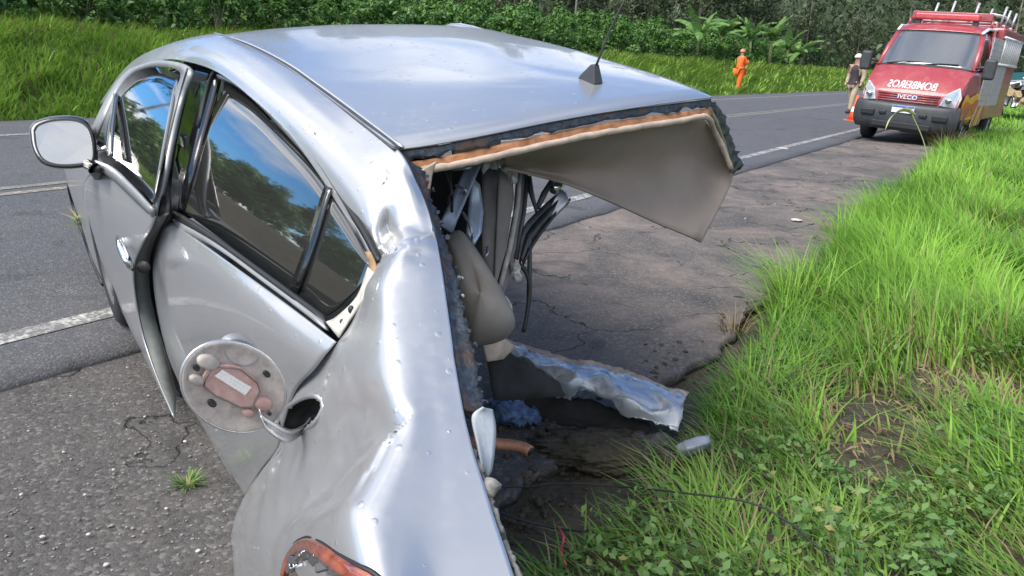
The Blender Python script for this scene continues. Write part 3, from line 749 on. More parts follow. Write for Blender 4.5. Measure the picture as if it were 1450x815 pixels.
# --- B pillar and cabin seen through the gap
bp = [[(262, 96, .60), (312, 108, .60)], [(240, 200, .68), (282, 200, .68)], [(218, 310, .78), (256, 304, .79)], [(190, 378, .80), (232, 385, .80)], [(205, 480, .80), (246, 500, .80)], [(240, 588, .80), (268, 570, .80)]]
grid_obj('b_pillar', patch(np.array([[tuple(P(a_, b_, y=c_ - .03)) for a_, b_, c_ in r_] for r_ in bp]), 6, 4), M_GLOSSBLK, CAR, .01, -1)
gw = [(282, 116, .60), (296, 120, .60), (287, 158, .625), (270, 158, .625)]
s = N('green_white_mottle'); s.set(Base_Color=s.ramp(s.noise(30, 4), [(.35, (.05, .16, .11)), (.6, (.12, .30, .20)), (.72, (.6, .7, .68))]), Roughness=.15); M_GREENW = s.m
poly = [P(a_, b_, y=c_) for a_, b_, c_ in gw]; o = mk('green_plate', poly, [(0, 1, 2, 3)], M_GREENW, CAR, smooth=False); solid(o, .006, 0)  # small plate in mottled green and near-white
tube('seat_belt', [P(283, 118, y=.605), P(270, 200, y=.62), P(258, 222, y=.66), P(254, 250, y=.70), P(252, 290, y=.74)], .008, M_DGREY, CAR, 6)
bm = bmesh.new(); add_box(bm, (-.03, -.01, -.02), (.03, .01, .03)); o = bmo('belt_anchor', bm, M_BARE, CAR, loc=P(262, 202, y=.70)); bevel(o, .008)
tube('belt_guide', [P(254, 205, y=.70), P(250, 228, y=.71), P(256, 250, y=.73), P(250, 280, y=.76)], .007, M_FRAME, CAR, 6)

# --- front door, slightly ajar
F = [
 [(138, 236, .898), (160, 252, .897), (185, 274, .893), (222, 306, .880)],
 [(130, 248, .912), (152, 268, .912), (176, 292, .908), (214, 326, .893)],
 [(121, 262, .920), (146, 290, .924), (168, 318, .922), (202, 348, .906)],
 [(122, 290, .924), (146, 322, .930), (166, 350, .928), (191, 378, .915)],
 [(130, 322, .924), (150, 354, .930), (168, 386, .928), (193, 420, .918)],
 [(142, 362, .920), (156, 390, .926), (174, 424, .926), (205, 480, .918)],
 [(156, 400, .914), (170, 428, .920), (190, 466, .922), (224, 535, .920)],
 [(168, 428, .908), (184, 462, .914), (206, 506, .918), (248, 592, .924)],
]
FG = patch(np.array([[tuple(P(a_, b_, y=c_)) for a_, b_, c_ in r_] for r_ in F]), 7, 9)
fdoor = grid_obj('front_door', FG, M_SILVER, CAR, 0.004, -1)
# end face of the door
ef_a = [(222, 306, .880), (202, 346, .906), (191, 378, .914), (193, 420, .917), (206, 480, .917), (225, 535, .919), (248, 590, .922)]
ef_b = [(238, 303, .862), (222, 335, .864), (212, 372, .866), (214, 420, .866), (228, 480, .866), (240, 520, .868), (250, 560, .875)]
ef = ribbon('door_end_face', ef_a, ef_b, plain('grey_green_edge', (.10, .108, .102), .65, 0, .2, 25), fdoor, .006)
pdisc('latch_hole', 203, 378, .912, 9, M_BLACK, ef, 1.1)
ribbon('door_gap_seal', [(x + 1, y, c - .01) for x, y, c in ef_b], [(x + 10, y + 2, c - .03) for x, y, c in ef_b], M_BLACK, fdoor, .006)
# shut line in front of the door
tube('shut_line', [P(x, y, y=c) for x, y, c in ((139, 236, .896), (122, 262, .919), (123, 290, .922), (131, 322, .922), (143, 362, .918), (157, 400, .912))], .004, M_BLACK, fdoor, 5)
# handle
hd = [P(167, 336, y=.950), P(170, 345, y=.962), P(176, 360, y=.962), P(183, 374, y=.956), P(187, 381, y=.940)]
tube('door_handle', spline(hd, 4), [.008 + .006 * math.sin(math.pi * k / 16) for k in range(17)], M_CHROME, fdoor, 10)
pdisc('handle_recess', 173, 345, .934, 9, M_FRAME, fdoor, .9)
# window frame and glass
FT = [(159, 222, .90), (161, 175, .845), (166, 132, .775), (183, 109, .722), (202, 99, .695), (225, 96, .684), (254, 105, .684)]
FB = [(159, 222, .90), (167, 230, .90), (177, 241, .899), (187, 253, .898), (198, 265, .896), (208, 277, .893), (217, 288, .888)]
grid_obj('front_door_glass', smooth_glass(FT + FB, FT, FB, .006), M_DGLASS, fdoor, .004, -1, flip=True)
q0 = [(137, 204, .895), (148, 172, .845), (162, 136, .778)]; q1 = [(155, 219, .90), (157, 178, .848), (164, 140, .778)]
grid_obj('quarter_glass', np.array([spline([hitg(x, y) for x, y, c in q0], 5), spline([hitg(x, y) for x, y, c in q1], 5)]), M_DGLASS, fdoor, .004, 0)
ribbon('quarter_divider', [(x - 2, y, c + .003) for x, y, c in [(158, 221, .90), (160, 175, .845), (165, 133, .775)]], [(x + 3, y, c + .003) for x, y, c in [(158, 221, .90), (160, 175, .845), (165, 133, .775)]], M_GLOSSBLK, fdoor, .008)
fi = [(128, 206, .905), (146, 168, .846), (164, 130, .776), (183, 107, .723), (202, 97, .696), (225, 94, .686), (255, 103, .686), (242, 142, .726), (230, 200, .80), (217, 290, .886)]
fo = [(122, 200, .905), (140, 158, .846), (160, 122, .774), (180, 100, .720), (203, 90, .692), (230, 85, .680), (268, 97, .678), (255, 142, .720), (240, 205, .80), (222, 306, .884)]
ribbon('window_frame', fi, fo, M_FRAME, fdoor, .014)
ribbon('frame_end', [(268, 97, .676), (255, 142, .718), (240, 205, .798), (222, 306, .882)], [(276, 99, .64), (264, 142, .69), (250, 205, .76), (238, 303, .86)], M_BLACK, fdoor, .008)
ribbon('belt_moulding', [(136, 226, .908), (160, 236, .908), (188, 262, .905), (220, 296, .892)], [(136, 236, .910), (158, 250, .910), (184, 274, .906), (219, 307, .892)], M_FRAME, fdoor, .008)
# --- door mirror
mg = ell_px(87, 203, 42, 31, 4, 32)
mpx = [(50, 186), (56, 178), (75, 172), (100, 171), (117, 176), (125, 188), (129, 206), (129, 224), (122, 229), (100, 232), (78, 231), (62, 224), (53, 208)]
dm = 2.95
def mir(px, py, h): return P(px, py, d=dm - (py - 203) * 0.0008 + (px - 88) * .0008 - h)
mc = (90, 203)
ol = [tuple(p) for p in spline(np.array([(a_, b_, 0) for a_, b_ in mpx + mpx[:1]]), 4)[:-1, :2]]
n_ = len(ol); vs = []
shell = [(1.0, .0), (1.13, .004), (1.20, -.012), (1.23, -.04), (1.10, -.085), (.7, -.115), (.02, -.125)]
for sc, h in shell:
    for a_, b_ in ol: vs.append(mir(mc[0] + (a_ - mc[0]) * sc, mc[1] + (b_ - mc[1]) * (sc if sc <= 1 else 1 + (sc - 1) * 1.05), h))
fs = [(i * n_ + k, i * n_ + (k + 1) % n_, (i + 1) * n_ + (k + 1) % n_, (i + 1) * n_ + k) for i in range(len(shell) - 1) for k in range(n_)]
mirror = mk('door_mirror', vs, fs, M_SILVER, CAR); mirror.data.materials.append(M_GLOSSBLK)
for p_ in mirror.data.polygons:
    if p_.index < 2 * n_: p_.material_index = 1
gl = [mir(a_, b_, .001) for a_, b_ in ol]; g_ = mk('mirror_glass', gl, [tuple(range(n_))], M_MIRROR, mirror, smooth=False)
tube('mirror_arm', [mir(124, 232, -.03), P(133, 238, y=.95), P(140, 247, y=.905)], [.022, .024, .026], M_DGREY, mirror, 8)
# --- front wing, arch and wheel
wing = [[(91, 236, .93), (104, 236, .925), (138, 236, .896)], [(97, 260, .935), (108, 258, .93), (122, 262, .918)], [(108, 295, .93), (115, 292, .93), (123, 290, .921)], [(120, 330, .925), (126, 326, .925), (131, 322, .921)], [(131, 364, .92), (137, 362, .92), (143, 362, .917)], [(150, 404, .91), (153, 402, .91), (157, 400, .911)]]
grid_obj('front_wing', patch(np.array([[tuple(P(a_, b_, y=c_ - .004)) for a_, b_, c_ in r_] for r_ in wing]), 6, 6), M_SILVER, CAR, .004, -1)
tube('wheel_arch', spline([P(97, 262, y=.925), P(104, 290, y=.92), P(116, 324, y=.915), P(130, 366, y=.905), P(146, 402, y=.90)], 4), .012, M_BLACK, CAR, 7)
wb_ = CMI @ Wz(174, 457, .03); wc = Vector((wb_.x + .05, wb_.y - .075, wb_.z + .305))
def wheel(parent, c, R_=.316, wd=.2, mats=(M_TYRE, M_BARE), side=1):
    prof_t = [(-wd / 2, R_ * .66), (-wd / 2, R_ * .93), (-wd * .36, R_), (wd * .36, R_), (wd / 2, R_ * .93), (wd / 2, R_ * .66)]
    n = 32; vs = []
    for yy, r_ in prof_t:
        for k in range(n): t = 2 * math.pi * k / n; vs.append((r_ * math.cos(t), yy, r_ * math.sin(t)))
    fs = [(i * n + k, i * n + (k + 1) % n, (i + 1) * n + (k + 1) % n, (i + 1) * n + k) for i in range(len(prof_t) - 1) for k in range(n)]
    ty = mk('wheel', vs, fs, mats[0], parent, loc=c)
    prof_r = [(side * wd * .50, R_ * .67), (side * wd * .42, R_ * .62), (side * wd * .1, R_ * .58), (side * wd * .1, R_ * .02)]
    vs = []
    for yy, r_ in prof_r:
        for k in range(n): t = 2 * math.pi * k / n; vs.append((r_ * math.cos(t), yy, r_ * math.sin(t)))
    fs = [(i * n + k, i * n + (k + 1) % n, (i + 1) * n + (k + 1) % n, (i + 1) * n + k) for i in range(len(prof_r) - 1) for k in range(n)]
    mk('rim', vs, fs, M_DGREY, ty)
    for k in range(5):
        bm = bmesh.new(); add_box(bm, (R_ * .08, side * wd * .2 - .012, -.025), (R_ * .64, side * wd * .38 + .012, .025)); bmesh.ops.rotate(bm, verts=bm.verts, matrix=Matrix.Rotation(k * 2 * math.pi / 5, 3, 'Y'))
        b_ = bmo('spoke', bm, mats[1], ty); bevel(b_, .008)
    return ty
wheel(CAR, wc)
wheel(CAR, Vector((2.62, -.80, .30)), side=-1)

# --- the unseen far side and nose: closed so that the car is whole from other places
nose = [[(2.0, y, .95) for y in (.88, .4, 0, -.4, -.88)], [(2.5, y, .90 - .06 * (abs(y) > .5)) for y in (.86, .4, 0, -.4, -.86)], [(3.2, y, .76 - .08 * (abs(y) > .5)) for y in (.82, .4, 0, -.4, -.82)], [(3.52, y, .62 - .04 * abs(y)) for y in (.70, .4, 0, -.4, -.70)], [(3.58, y, .3) for y in (.70, .4, 0, -.4, -.70)]]
grid_obj('bonnet', patch(np.array(nose, float), 5, 5), M_SILVER, CAR, .004, -1, flip=True)
ws = [[(1.60, .54 - .27 * k, zroof(1.6, .54 - .27 * k) - .004) for k in range(5)], [(1.95, .66 - .33 * k, 1.20) for k in range(5)], [(2.3, .74 - .37 * k, .93) for k in range(5)]]
grid_obj('windscreen', patch(np.array(ws, float), 5, 5), M_WGLASS, CAR, .005, -1, flip=True)
rs = [[(2.0, -.88, .93), (2.0, -.90, .6), (2.0, -.86, .25)], [(1.75, -.88, .94), (1.75, -.90, .6), (1.75, -.86, .25)], [(1.45, -.86, .95), (1.52, -.88, .6), (1.60, -.85, .25)]]
grid_obj('far_door', patch(np.array(rs, float), 6, 6), M_SILVER, CAR, .004, -1, flip=True)
fw2 = [[(3.45, .80, .70), (3.45, .80, .45)], [(2.95, .87, .80), (2.95, .88, .62)], [(2.55, .90, .86), (2.55, .91, .68)], [(2.25, .905, .90), (2.25, .92, .60)]]
grid_obj('wing_side', patch(np.array(fw2, float), 6, 6), M_SILVER, CAR, .004, 0)
grid_obj('wing_side', patch(np.array(fw2, float) * np.array([1, -1, 1]), 6, 6), M_SILVER, CAR, .004, 0)
# far roof rail and pillars
tube('far_roof_rail', spline([(2.1, -.80, .98), (1.75, -.68, 1.28), (1.45, -.58, 1.43), (.9, -.562, 1.395)], 5), .03, M_SILVER, CAR, 8)
fp_ = [(2.3, .8), (2.3, -.8), (1.55, -.8), (1.35, -.45), (1.12, -.2), (.95, .1), (.62, .3), (.45, .8)]
vs = [(x, y, .24 + .02 * rnd.random()) for x, y in fp_] + [(x, y, .17) for x, y in fp_]
mk('cabin_floor', vs, [tuple(range(8))[::-1], tuple(range(8, 16))] + [(k, (k + 1) % 8, 8 + (k + 1) % 8, 8 + k) for k in range(8)], M_DGREY, CAR, smooth=False)
box('sill', (.5, .72, .14), (2.1, .84, .28), M_SILVER, CAR, .02)
box('dashboard', (1.85, -.74, .62), (2.25, .74, .92), M_PLAST, CAR, .05, 3)
def seat(cx, cy):
    st_ = bmesh.new(); add_box(st_, (-.26, -.24, .30), (.26, .24, .46)); o1 = bmo('front_seat', st_, M_SEAT, CAR, loc=(cx, cy, 0)); bevel(o1, .05, 3)
    st_ = bmesh.new(); add_box(st_, (-.07, -.24, 0), (.07, .24, .62), Matrix.Rotation(rad(-16), 4, 'Y')); o2 = bmo('seat_back', st_, M_SEAT, o1, loc=(-.24, 0, .42)); bevel(o2, .05, 3)
    st_ = bmesh.new(); add_box(st_, (-.05, -.13, 0), (.05, .13, .17), Matrix.Rotation(rad(-12), 4, 'Y')); o3 = bmo('headrest', st_, M_SEAT, o1, loc=(-.43, 0, 1.05 - .02)); bevel(o3, .04, 3)
seat(1.3, .38)

# --- what hangs in the torn opening
def dgrid(rows, nu=6, nv=6): return patch(np.array([[tuple(P(a_, b_, d=c_)) for a_, b_, c_ in r_] for r_ in rows]), nu, nv)
hl = dgrid([
 [(712, 212, 1.655), (760, 203, 1.70), (800, 195, 1.75), (870, 182, 1.85), (930, 172, 1.99), (985, 163, 2.13), (1003, 175, 2.19)],
 [(712, 222, 1.74), (760, 219, 1.79), (800, 215, 1.84), (870, 205, 1.95), (935, 195, 2.06), (1000, 188, 2.2), (1026, 210, 2.27)],
 [(712, 230, 1.82), (760, 233, 1.88), (800, 234, 1.93), (870, 234, 2.04), (940, 228, 2.13), (1005, 224, 2.26), (1036, 236, 2.30)],
 [(712, 236, 1.86), (760, 244, 1.92), (800, 251, 1.97), (870, 264, 2.07), (945, 268, 2.16), (1005, 262, 2.27), (1032, 266, 2.29)],
 [(714, 238, 1.87), (765, 250, 1.93), (810, 263, 1.98), (872, 289, 2.07), (930, 316, 2.14), (972, 333, 2.18), (992, 343, 2.20)]], 8, 8)
for i in range(hl.shape[0]):
    k = math.sin(math.pi * i / (hl.shape[0] - 1)) * .05
    for j in range(hl.shape[1]):
        v_ = np.array(tuple(hl[i, j])) - np.array(tuple(CO)); hl[i, j] += v_ / np.linalg.norm(v_) * (k + .022 * fbm(i * .07, j * .07, 2.0, 2) + .012 * (.3 - abs(fbm(i * .05 + j * .09, j * .05, 5.0, 1))))
hl_o = grid_obj('headliner', hl, M_LINER, CAR, .006, 0)
lipx = [(601, 268, 1.52), (604, 250, 1.52), (618, 234, 1.525), (650, 224, 1.545), (712, 211, 1.60), (800, 193, 1.71), (870, 180, 1.81), (930, 170, 1.95), (984, 161, 2.10), (1004, 172, 2.17), (1022, 203, 2.25), (1036, 236, 2.29)]
lead = [tuple(Vector(rr[1]) + Vector((-.010, -.030, -.105))), tuple(Vector(rr[1]) + Vector((-.013, -.028, -.075)))]
tail = [tuple(P(1012, 186, d=2.17)), tuple(P(1024, 210, d=2.22)), tuple(P(1035, 238, d=2.26))]
rim_ = [tuple(Vector(p) + Vector((-.014, 0, -.046))) for p in rr[4:-2:6]]
lpp = spline(lead + rim_ + tail, 6)
tube('liner_lip', [Vector(p) + Vector((0, 0, rnd.uniform(-.001, .001))) for p in lpp], [.0075 + .0015 * rnd.random() for _ in lpp], M_LINEREDGE, hl_o, 8)
# corner curl on the left of the opening
grid_obj('corner_curl', dgrid([[(596, 240, 1.50), (618, 228, 1.51)], [(600, 256, 1.505), (612, 246, 1.515)], [(604, 276, 1.51), (608, 270, 1.515)]]), M_LINEREDGE, CAR, .004, 0)
# torn right pillar end
tr = dgrid([[(1006, 141, 2.19), (1002, 150, 2.17)], [(1022, 158, 2.24), (1012, 168, 2.21)], [(1034, 188, 2.28), (1022, 194, 2.25)], [(1044, 214, 2.31), (1032, 224, 2.28)], [(1052, 236, 2.33), (1034, 246, 2.29)]], 7, 4)
tr += nrs.uniform(-.006, .006, tr.shape)
grid_obj('torn_pillar_end', tr, plain('torn_dark_metal', (.05, .055, .045), .5, .4, .5, 40, .4), CAR, .004, 0)
tube('torn_seam', [P(a_, b_, d=c_) for a_, b_, c_ in ((1001, 148, 2.165), (1014, 172, 2.205), (1026, 205, 2.25), (1036, 244, 2.285))], .006, plain('olive_seam', (.16, .15, .09), .7, 0, .3, 30), CAR, 6)
# pillar inners, trims and struts
def slab(name, pts, mat, parent=CAR, th=.006, bend=.0):
    """flat torn strip from an outline of pixel + depth points"""
    n = len(pts); vs = [P(a_, b_, d=c_) for a_, b_, c_ in pts]
    bm = bmesh.new(); f = bm.faces.new([bm.verts.new(v_) for v_ in vs])
    bmesh.ops.triangulate(bm, faces=[f]); bmesh.ops.subdivide_edges(bm, edges=bm.edges[:], cuts=3, use_grid_fill=True)
    for v_ in bm.verts: v_.co += (CO - v_.co).normalized() * (bend * mnoise.noise(v_.co * 14) + .002 * mnoise.noise(v_.co * 50))
    o = bmo(name, bm, mat, parent, smooth=True); solid(o, th, 0); return o
M_INNER = plain('inner_panel_bluegrey', (.20, .23, .29), .45, .4, .25, 12, .15)
slab('inner_pillar_panel', [(664, 226, 1.86), (683, 229, 1.86), (640, 330, 1.78), (622, 318, 1.76)], M_INNER, bend=.01)
slab('inner_pillar_plate', [(668, 250, 1.92), (679, 262, 1.92), (684, 300, 1.90), (681, 330, 1.88), (671, 348, 1.86), (660, 330, 1.86), (664, 290, 1.88)], plain('pale_blue_metal', (.38, .43, .50), .4, .5, .25, 14, .2), bend=.015)
slab('pillar_trim', [(683, 236, 1.98), (706, 238, 1.97), (708, 300, 1.94), (700, 400, 1.88), (683, 362, 1.88), (682, 300, 1.92)], M_TRIM, bend=.01)
slab('pillar_trim', [(706, 238, 1.965), (724, 237, 1.99), (727, 280, 1.98), (716, 350, 1.92), (702, 402, 1.875), (700, 396, 1.87)], plain('taupe_trim_light', (.19, .17, .15), .7, 0, .2, 9, .15), bend=.01)
slab('pillar_strut', [(732, 240, 2.02), (748, 246, 2.03), (742, 300, 2.0), (728, 370, 1.95), (711, 424, 1.9), (702, 410, 1.9), (718, 352, 1.94), (728, 296, 1.98)], M_TRIM, bend=.008)
tube('strut_bead', [P(a_, b_, d=c_) for a_, b_, c_ in ((736, 246, 2.0), (733, 290, 1.98), (722, 350, 1.93), (707, 412, 1.88))], .007, plain('pale_trim_edge', (.36, .33, .30), .7, 0, .3, 30), CAR, 6)
tube('strut_bead', [P(a_, b_, d=c_) for a_, b_, c_ in ((747, 250, 2.02), (742, 300, 1.99), (730, 366, 1.95))], .006, M_DGREY, CAR, 6)
for i, (a_, b_, c_) in enumerate([(722, 240, 1.97), (727, 250, 1.97), (715, 233, 1.95), (729, 378, 1.93), (731, 390, 1.93), (716, 430, 1.89), (720, 440, 1.89), (688, 232, 1.93), (700, 230, 1.93), (726, 232, 1.98)]):
    bm = bmesh.new(); bmesh.ops.create_icosphere(bm, subdivisions=2, radius=.016)
    for v_ in bm.verts: v_.co = Vector((v_.co.x * .9, v_.co.y * .9, v_.co.z * 1.4)) * (.7 + .9 * abs(mnoise.noise(v_.co * 55 + Vector((i, 0, 0)))))
    bmo('torn_bit', bm, plain('torn_pale_metal', (.48, .46, .43), .5, .3, .35, 60), CAR, loc=P(a_, b_, d=c_))
fan = [[(733, 368, 1.95), (744, 372, 1.96)], [(742, 322, 1.98), (760, 344, 1.99)], [(770, 292, 2.02), (784, 312, 2.03)], [(795, 272, 2.06), (808, 286, 2.07)]]
fg = dgrid(fan, 7, 8)
for j in range(fg.shape[1]): fg[:, j] += np.array([0, 0, 1]) * .012 * math.sin(j * 1.9)
grid_obj('bent_bracket', fg, plain('dark_bent_steel', (.06, .06, .062), .4, .6, .4, 25, .2), CAR, .004, 0)
tube('bracket_end', [P(783, 268, d=2.04), P(797, 256, d=2.07)], [.016, .013], M_CHROME, CAR, 8)
slab('bracket_flap', [(792, 268, 2.05), (800, 272, 2.06), (806, 286, 2.06), (770, 322, 2.02), (764, 318, 2.01)], M_BARE, bend=.01)
tube('steel_prong', [P(761, 294, d=2.0), P(770, 275, d=2.02), P(781, 256, d=2.04)], [.008, .010, .007], M_PLAST, CAR, 6)
tube('steel_prong', [P(750, 250, d=2.02), P(752, 272, d=2.0), P(760, 300, d=1.99)], [.006, .008, .005], M_PLAST, CAR, 6)
tube('hanging_strap', spline([P(735, 374, d=1.95), P(744, 384, d=1.95), P(750, 405, d=1.95), P(747, 440, d=1.95), P(741, 470, d=1.95)], 5), .006, M_BLACK, CAR, 6)
tube('hanging_strap', spline([P(749, 330, d=1.98), P(750, 372, d=1.98), P(749, 420, d=1.97)], 5), .007, M_PLAST, CAR, 6)
for a_, b_, c_, d_ in ((626, 238, 1.75, (640, 300)), (634, 232, 1.80, (630, 300)), (645, 262, 1.82, (660, 275)), (640, 240, 1.85, (668, 236)), (655, 300, 1.82, (668, 350)), (690, 350, 1.86, (676, 372))):
    tube('wiring', spline([P(a_, b_, d=c_), P((a_ + d_[0]) / 2 + 6, (b_ + d_[1]) / 2, d=c_ - .02), P(d_[0], d_[1], d=c_)], 5), .004, M_BLACK if c_ < 1.82 else M_BARE, CAR, 5)
# black sheet standing in for the shade deep inside the cabin
grid_obj('cabin_shade_sheet', dgrid([[(585, 225, 2.1), (640, 225, 2.15), (690, 232, 2.2)], [(590, 330, 2.05), (640, 330, 2.1), (690, 335, 2.15)], [(600, 430, 2.0), (640, 440, 2.05), (690, 430, 2.1)]]), M_BLACK, CAR, .01, -1)
# seat back cushion, a rounded slab
so_px = [(632, 336), (640, 328), (652, 326), (664, 338), (680, 360), (696, 386), (714, 416), (728, 446), (728, 464), (714, 480), (690, 488), (668, 486), (655, 450), (646, 410), (638, 370)]
ol = [tuple(p) for p in spline(np.array([(a_, b_, 0) for a_, b_ in so_px + so_px[:1]]), 4)[:-1, :2]]; n_ = len(ol); cx, cy = 680, 415
lay = [(.0, .062), (.35, .058), (.65, .047), (.85, .03), (.96, .012), (1.0, -.012), (.96, -.035), (.7, -.05)]; vs = []
for sc, h in lay:
    for a_, b_ in ol: vs.append(P(cx + (a_ - cx) * sc, cy + (b_ - cy) * sc, d=1.74 + .0003 * (415 - b_) - h))
fs = [(i * n_ + k, i * n_ + (k + 1) % n_, (i + 1) * n_ + (k + 1) % n_, (i + 1) * n_ + k) for i in range(len(lay) - 1) for k in range(n_)]
cush = mk('seat_cushion', vs, fs, M_SEAT, CAR)
v2, f2 = disc(lambda a_, b_, h: P(703 + a_ * 3.5, 428 - b_ * 5, d=1.692 - h), [(0, .004), (.9, .004), (1, 0)], 12); mk('bolt_hole', v2, f2, M_BLACK, cush)
# exhaust pipe poking out
pipe = [Vector((.95, .45, .17)), Vector((.62, .36, .16)), P(672, 627, d=1.99), P(685, 628, d=1.98), P(700, 628, d=1.98), P(722, 630, d=1.98), P(742, 634, d=1.97), P(751, 639, d=1.96)]
pv = spline([tuple(p) for p in pipe], 4); tube('exhaust_pipe', pv, .0155, plain('rusty_pipe', (.30, .15, .09), .6, .3, .35, 25, .2), CAR, 12, True)
v2, f2 = tube_mesh([pv[-1], Vector(pv[-1]) + (Vector(pv[-1]) - Vector(pv[-2])).normalized() * .002], .0125, 12); mk('pipe_mouth', v2, f2, M_BLACK, CAR)
# black lower remains between body and ground
slab('underbody_remains', [(688, 500, 1.95), (720, 498, 2.0), (745, 515, 2.05), (790, 540, 2.1), (800, 560, 2.1), (740, 566, 2.02), (700, 566, 1.96)], plain('matte_black_plastic', (.014, .014, .014), .9, 0, .4, 20, .3), bend=.03)
slab('torn_floor_liner', [(684, 488, 1.9), (715, 480, 1.95), (730, 490, 1.98), (712, 508, 1.95), (690, 512, 1.9)], M_LINEREDGE, bend=.02)

for a_, b_, c_ in ((690, 420, 1.78), (660, 380, 1.78)): tube('seat_bracket', [P(a_, b_, d=c_), P(a_ - 20, b_ - 5, d=2.02), (1.0, .15, .30)], .012, M_DGREY, CAR, 6)
tube('floor_stay', [P(705, 495, d=1.95), P(690, 480, d=2.1), (1.0, .0, .22)], .012, M_DGREY, CAR, 6)

# ------------------------------------------------------------------ debris on the ground
def sheet(name, rows, mat, nu, nv, crumple, label, cat, th=.003, freq=16.0):
    """crumpled metal sheet; rows of pixel + height above ground"""
    pts = [[Wz(a_, b_, z=c_) for a_, b_, c_ in r_] for r_ in rows]
    base = Wz(rows[len(rows) // 2][len(rows[0]) // 2][0], rows[len(rows) // 2][len(rows[0]) // 2][1], 0.0)
    G_ = patch(np.array([[tuple(p - base) for p in r_] for r_ in pts]), nu, nv)
    for i in range(G_.shape[0]):
        for j in range(G_.shape[1]):
            x, y, z = G_[i, j]
            n1 = mnoise.noise(Vector((x * freq * .45 + y * 3, y * freq, z * freq))); n2 = mnoise.noise(Vector((x, y, z)) * freq * 2.5)
            G_[i, j, 2] += crumple * (.6 - abs(n1) * 2.6) + crumple * .45 * (.3 - abs(n2)); G_[i, j, 0] += crumple * .5 * n2
    for j in range(G_.shape[1]):
        for k_ in (0, -1): G_[k_, j] += np.array([rnd.uniform(-1, 1), rnd.uniform(-1, 1), rnd.uniform(-1, 1)]) * crumple * .45
    o = grid_obj(name, G_, mat, None, th, 0); o.location = base; tag(o, label, cat); return o
s = N('crumpled_silver_paint'); f_ = s.noise(26, 6, .65)
s.set(Base_Color=s.ramp(f_, [(.30, (.20, .21, .23)), (.42, (.36, .37, .39)), (.7, (.44, .45, .47))]), Metallic=.5, Roughness=.42, Coat_Weight=.5)
s.bump(s.noise(22, 3), .2, .006); M_CRUMP = s.m
sheet('crumpled_silver_strip', [
 [(716, 486, .20), (753, 500, .20), (801, 514, .19), (853, 521, .18), (905, 538, .16), (970, 560, .13)],
 [(718, 492, .22), (757, 510, .22), (803, 526, .21), (846, 532, .20), (900, 555, .17), (968, 578, .13)],
 [(722, 500, .20), (762, 524, .19), (803, 546, .17), (838, 544, .18), (896, 572, .14), (964, 596, .10)],
 [(726, 508, .16), (767, 541, .13), (801, 568, .10), (832, 550, .16), (891, 586, .10), (960, 614, .06)]], M_CRUMP, 12, 14, .018,
 'long crumpled strip of silver bodywork lying across the broken asphalt edge', 'car panel')
sheet('torn_liner', [
 [(712, 478, .21), (760, 494, .20), (810, 507, .20), (858, 514, .19), (912, 532, .165), (976, 556, .12)],
 [(715, 487, .20), (757, 501, .195), (803, 515, .185), (853, 522, .175), (905, 540, .155), (970, 562, .12)]], plain('tan_fibre_liner', (.36, .28, .21), .95, 0, .3, 30, .4), 4, 12, .008,
 'torn tan fibre liner along the upper edge of the crumpled silver strip', 'liner')
sheet('black_plastic_sheet', [
 [(700, 520, .10), (740, 522, .14), (790, 556, .10), (850, 570, .08), (920, 600, .05)],
 [(704, 555, .05), (744, 560, .06), (800, 585, .04), (860, 600, .03), (920, 618, .02)],
 [(706, 585, .02), (750, 590, .015), (800, 600, .015), (850, 615, .012), (900, 628, .012)]], plain('matte_black_plastic', (.014, .014, .014), .9, 0, .4, 20, .3), 6, 8, .012,
 'black plastic undertray lying below the crumpled silver strip', 'undertray')
s = N('blue_cloth'); s.set(Base_Color=s.ramp(s.noise(40, 5), [(.35, (.02, .035, .07)), (.65, (.10, .16, .28))]), Roughness=.7); s.bump(s.noise(60, 4), .5, .01)
sheet('blue_cloth', [[(692, 562, .06), (712, 566, .09), (735, 572, .08), (762, 580, .04)], [(690, 580, .07), (712, 582, .10), (738, 588, .08), (766, 592, .03)], [(694, 600, .03), (714, 602, .04), (738, 602, .04), (758, 602, .015)]], s.m, 8, 8, .022,
 'crumpled dark blue cloth beside the rusty exhaust pipe', 'cloth', .002, 22)
sheet('plastic_shard', [[(956, 632, .06), (975, 622, .09), (1004, 616, .09)], [(958, 640, .05), (978, 634, .08), (1006, 626, .08)], [(962, 648, .02), (982, 644, .04), (1002, 634, .05)]], plain('grey_plastic', (.24, .26, .29), .4, 0, .2, 18), 5, 5, .006,
 'curved grey plastic shard at the grass edge beyond the silver strip', 'plastic shard')
# soil heap under the strip
def heap(name, px, py, rx, ry, hh, mat, label, cat, sub=4, seed=0):
    c_ = Wz(px, py, 0); bm = bmesh.new(); bmesh.ops.create_icosphere(bm, subdivisions=sub, radius=1.0)
    for v_ in bm.verts:
        k = 1 + .35 * fbm(v_.co.x * 2.2 + seed, v_.co.y * 2.2, v_.co.z * 2.2, 3) + .22 * fbm(v_.co.x * 11 + seed, v_.co.y * 11, v_.co.z * 11, 3)
        v_.co = Vector((v_.co.x * rx * k, v_.co.y * ry * k, max(-.03, v_.co.z * hh * k)))
    o = bmo(name, bm, mat, None, smooth=True, loc=c_); tag(o, label, cat); return o
heap('soil_heap', 870, 640, .30, .13, .045, M_SOIL, 'low heap of dark soil under the crumpled silver strip', 'soil', 5, seed=3)
heap('asphalt_lump', 925, 640, .10, .07, .06, M_SHLD, 'broken lump of asphalt beneath the outer end of the silver strip', 'asphalt', 4, 8)
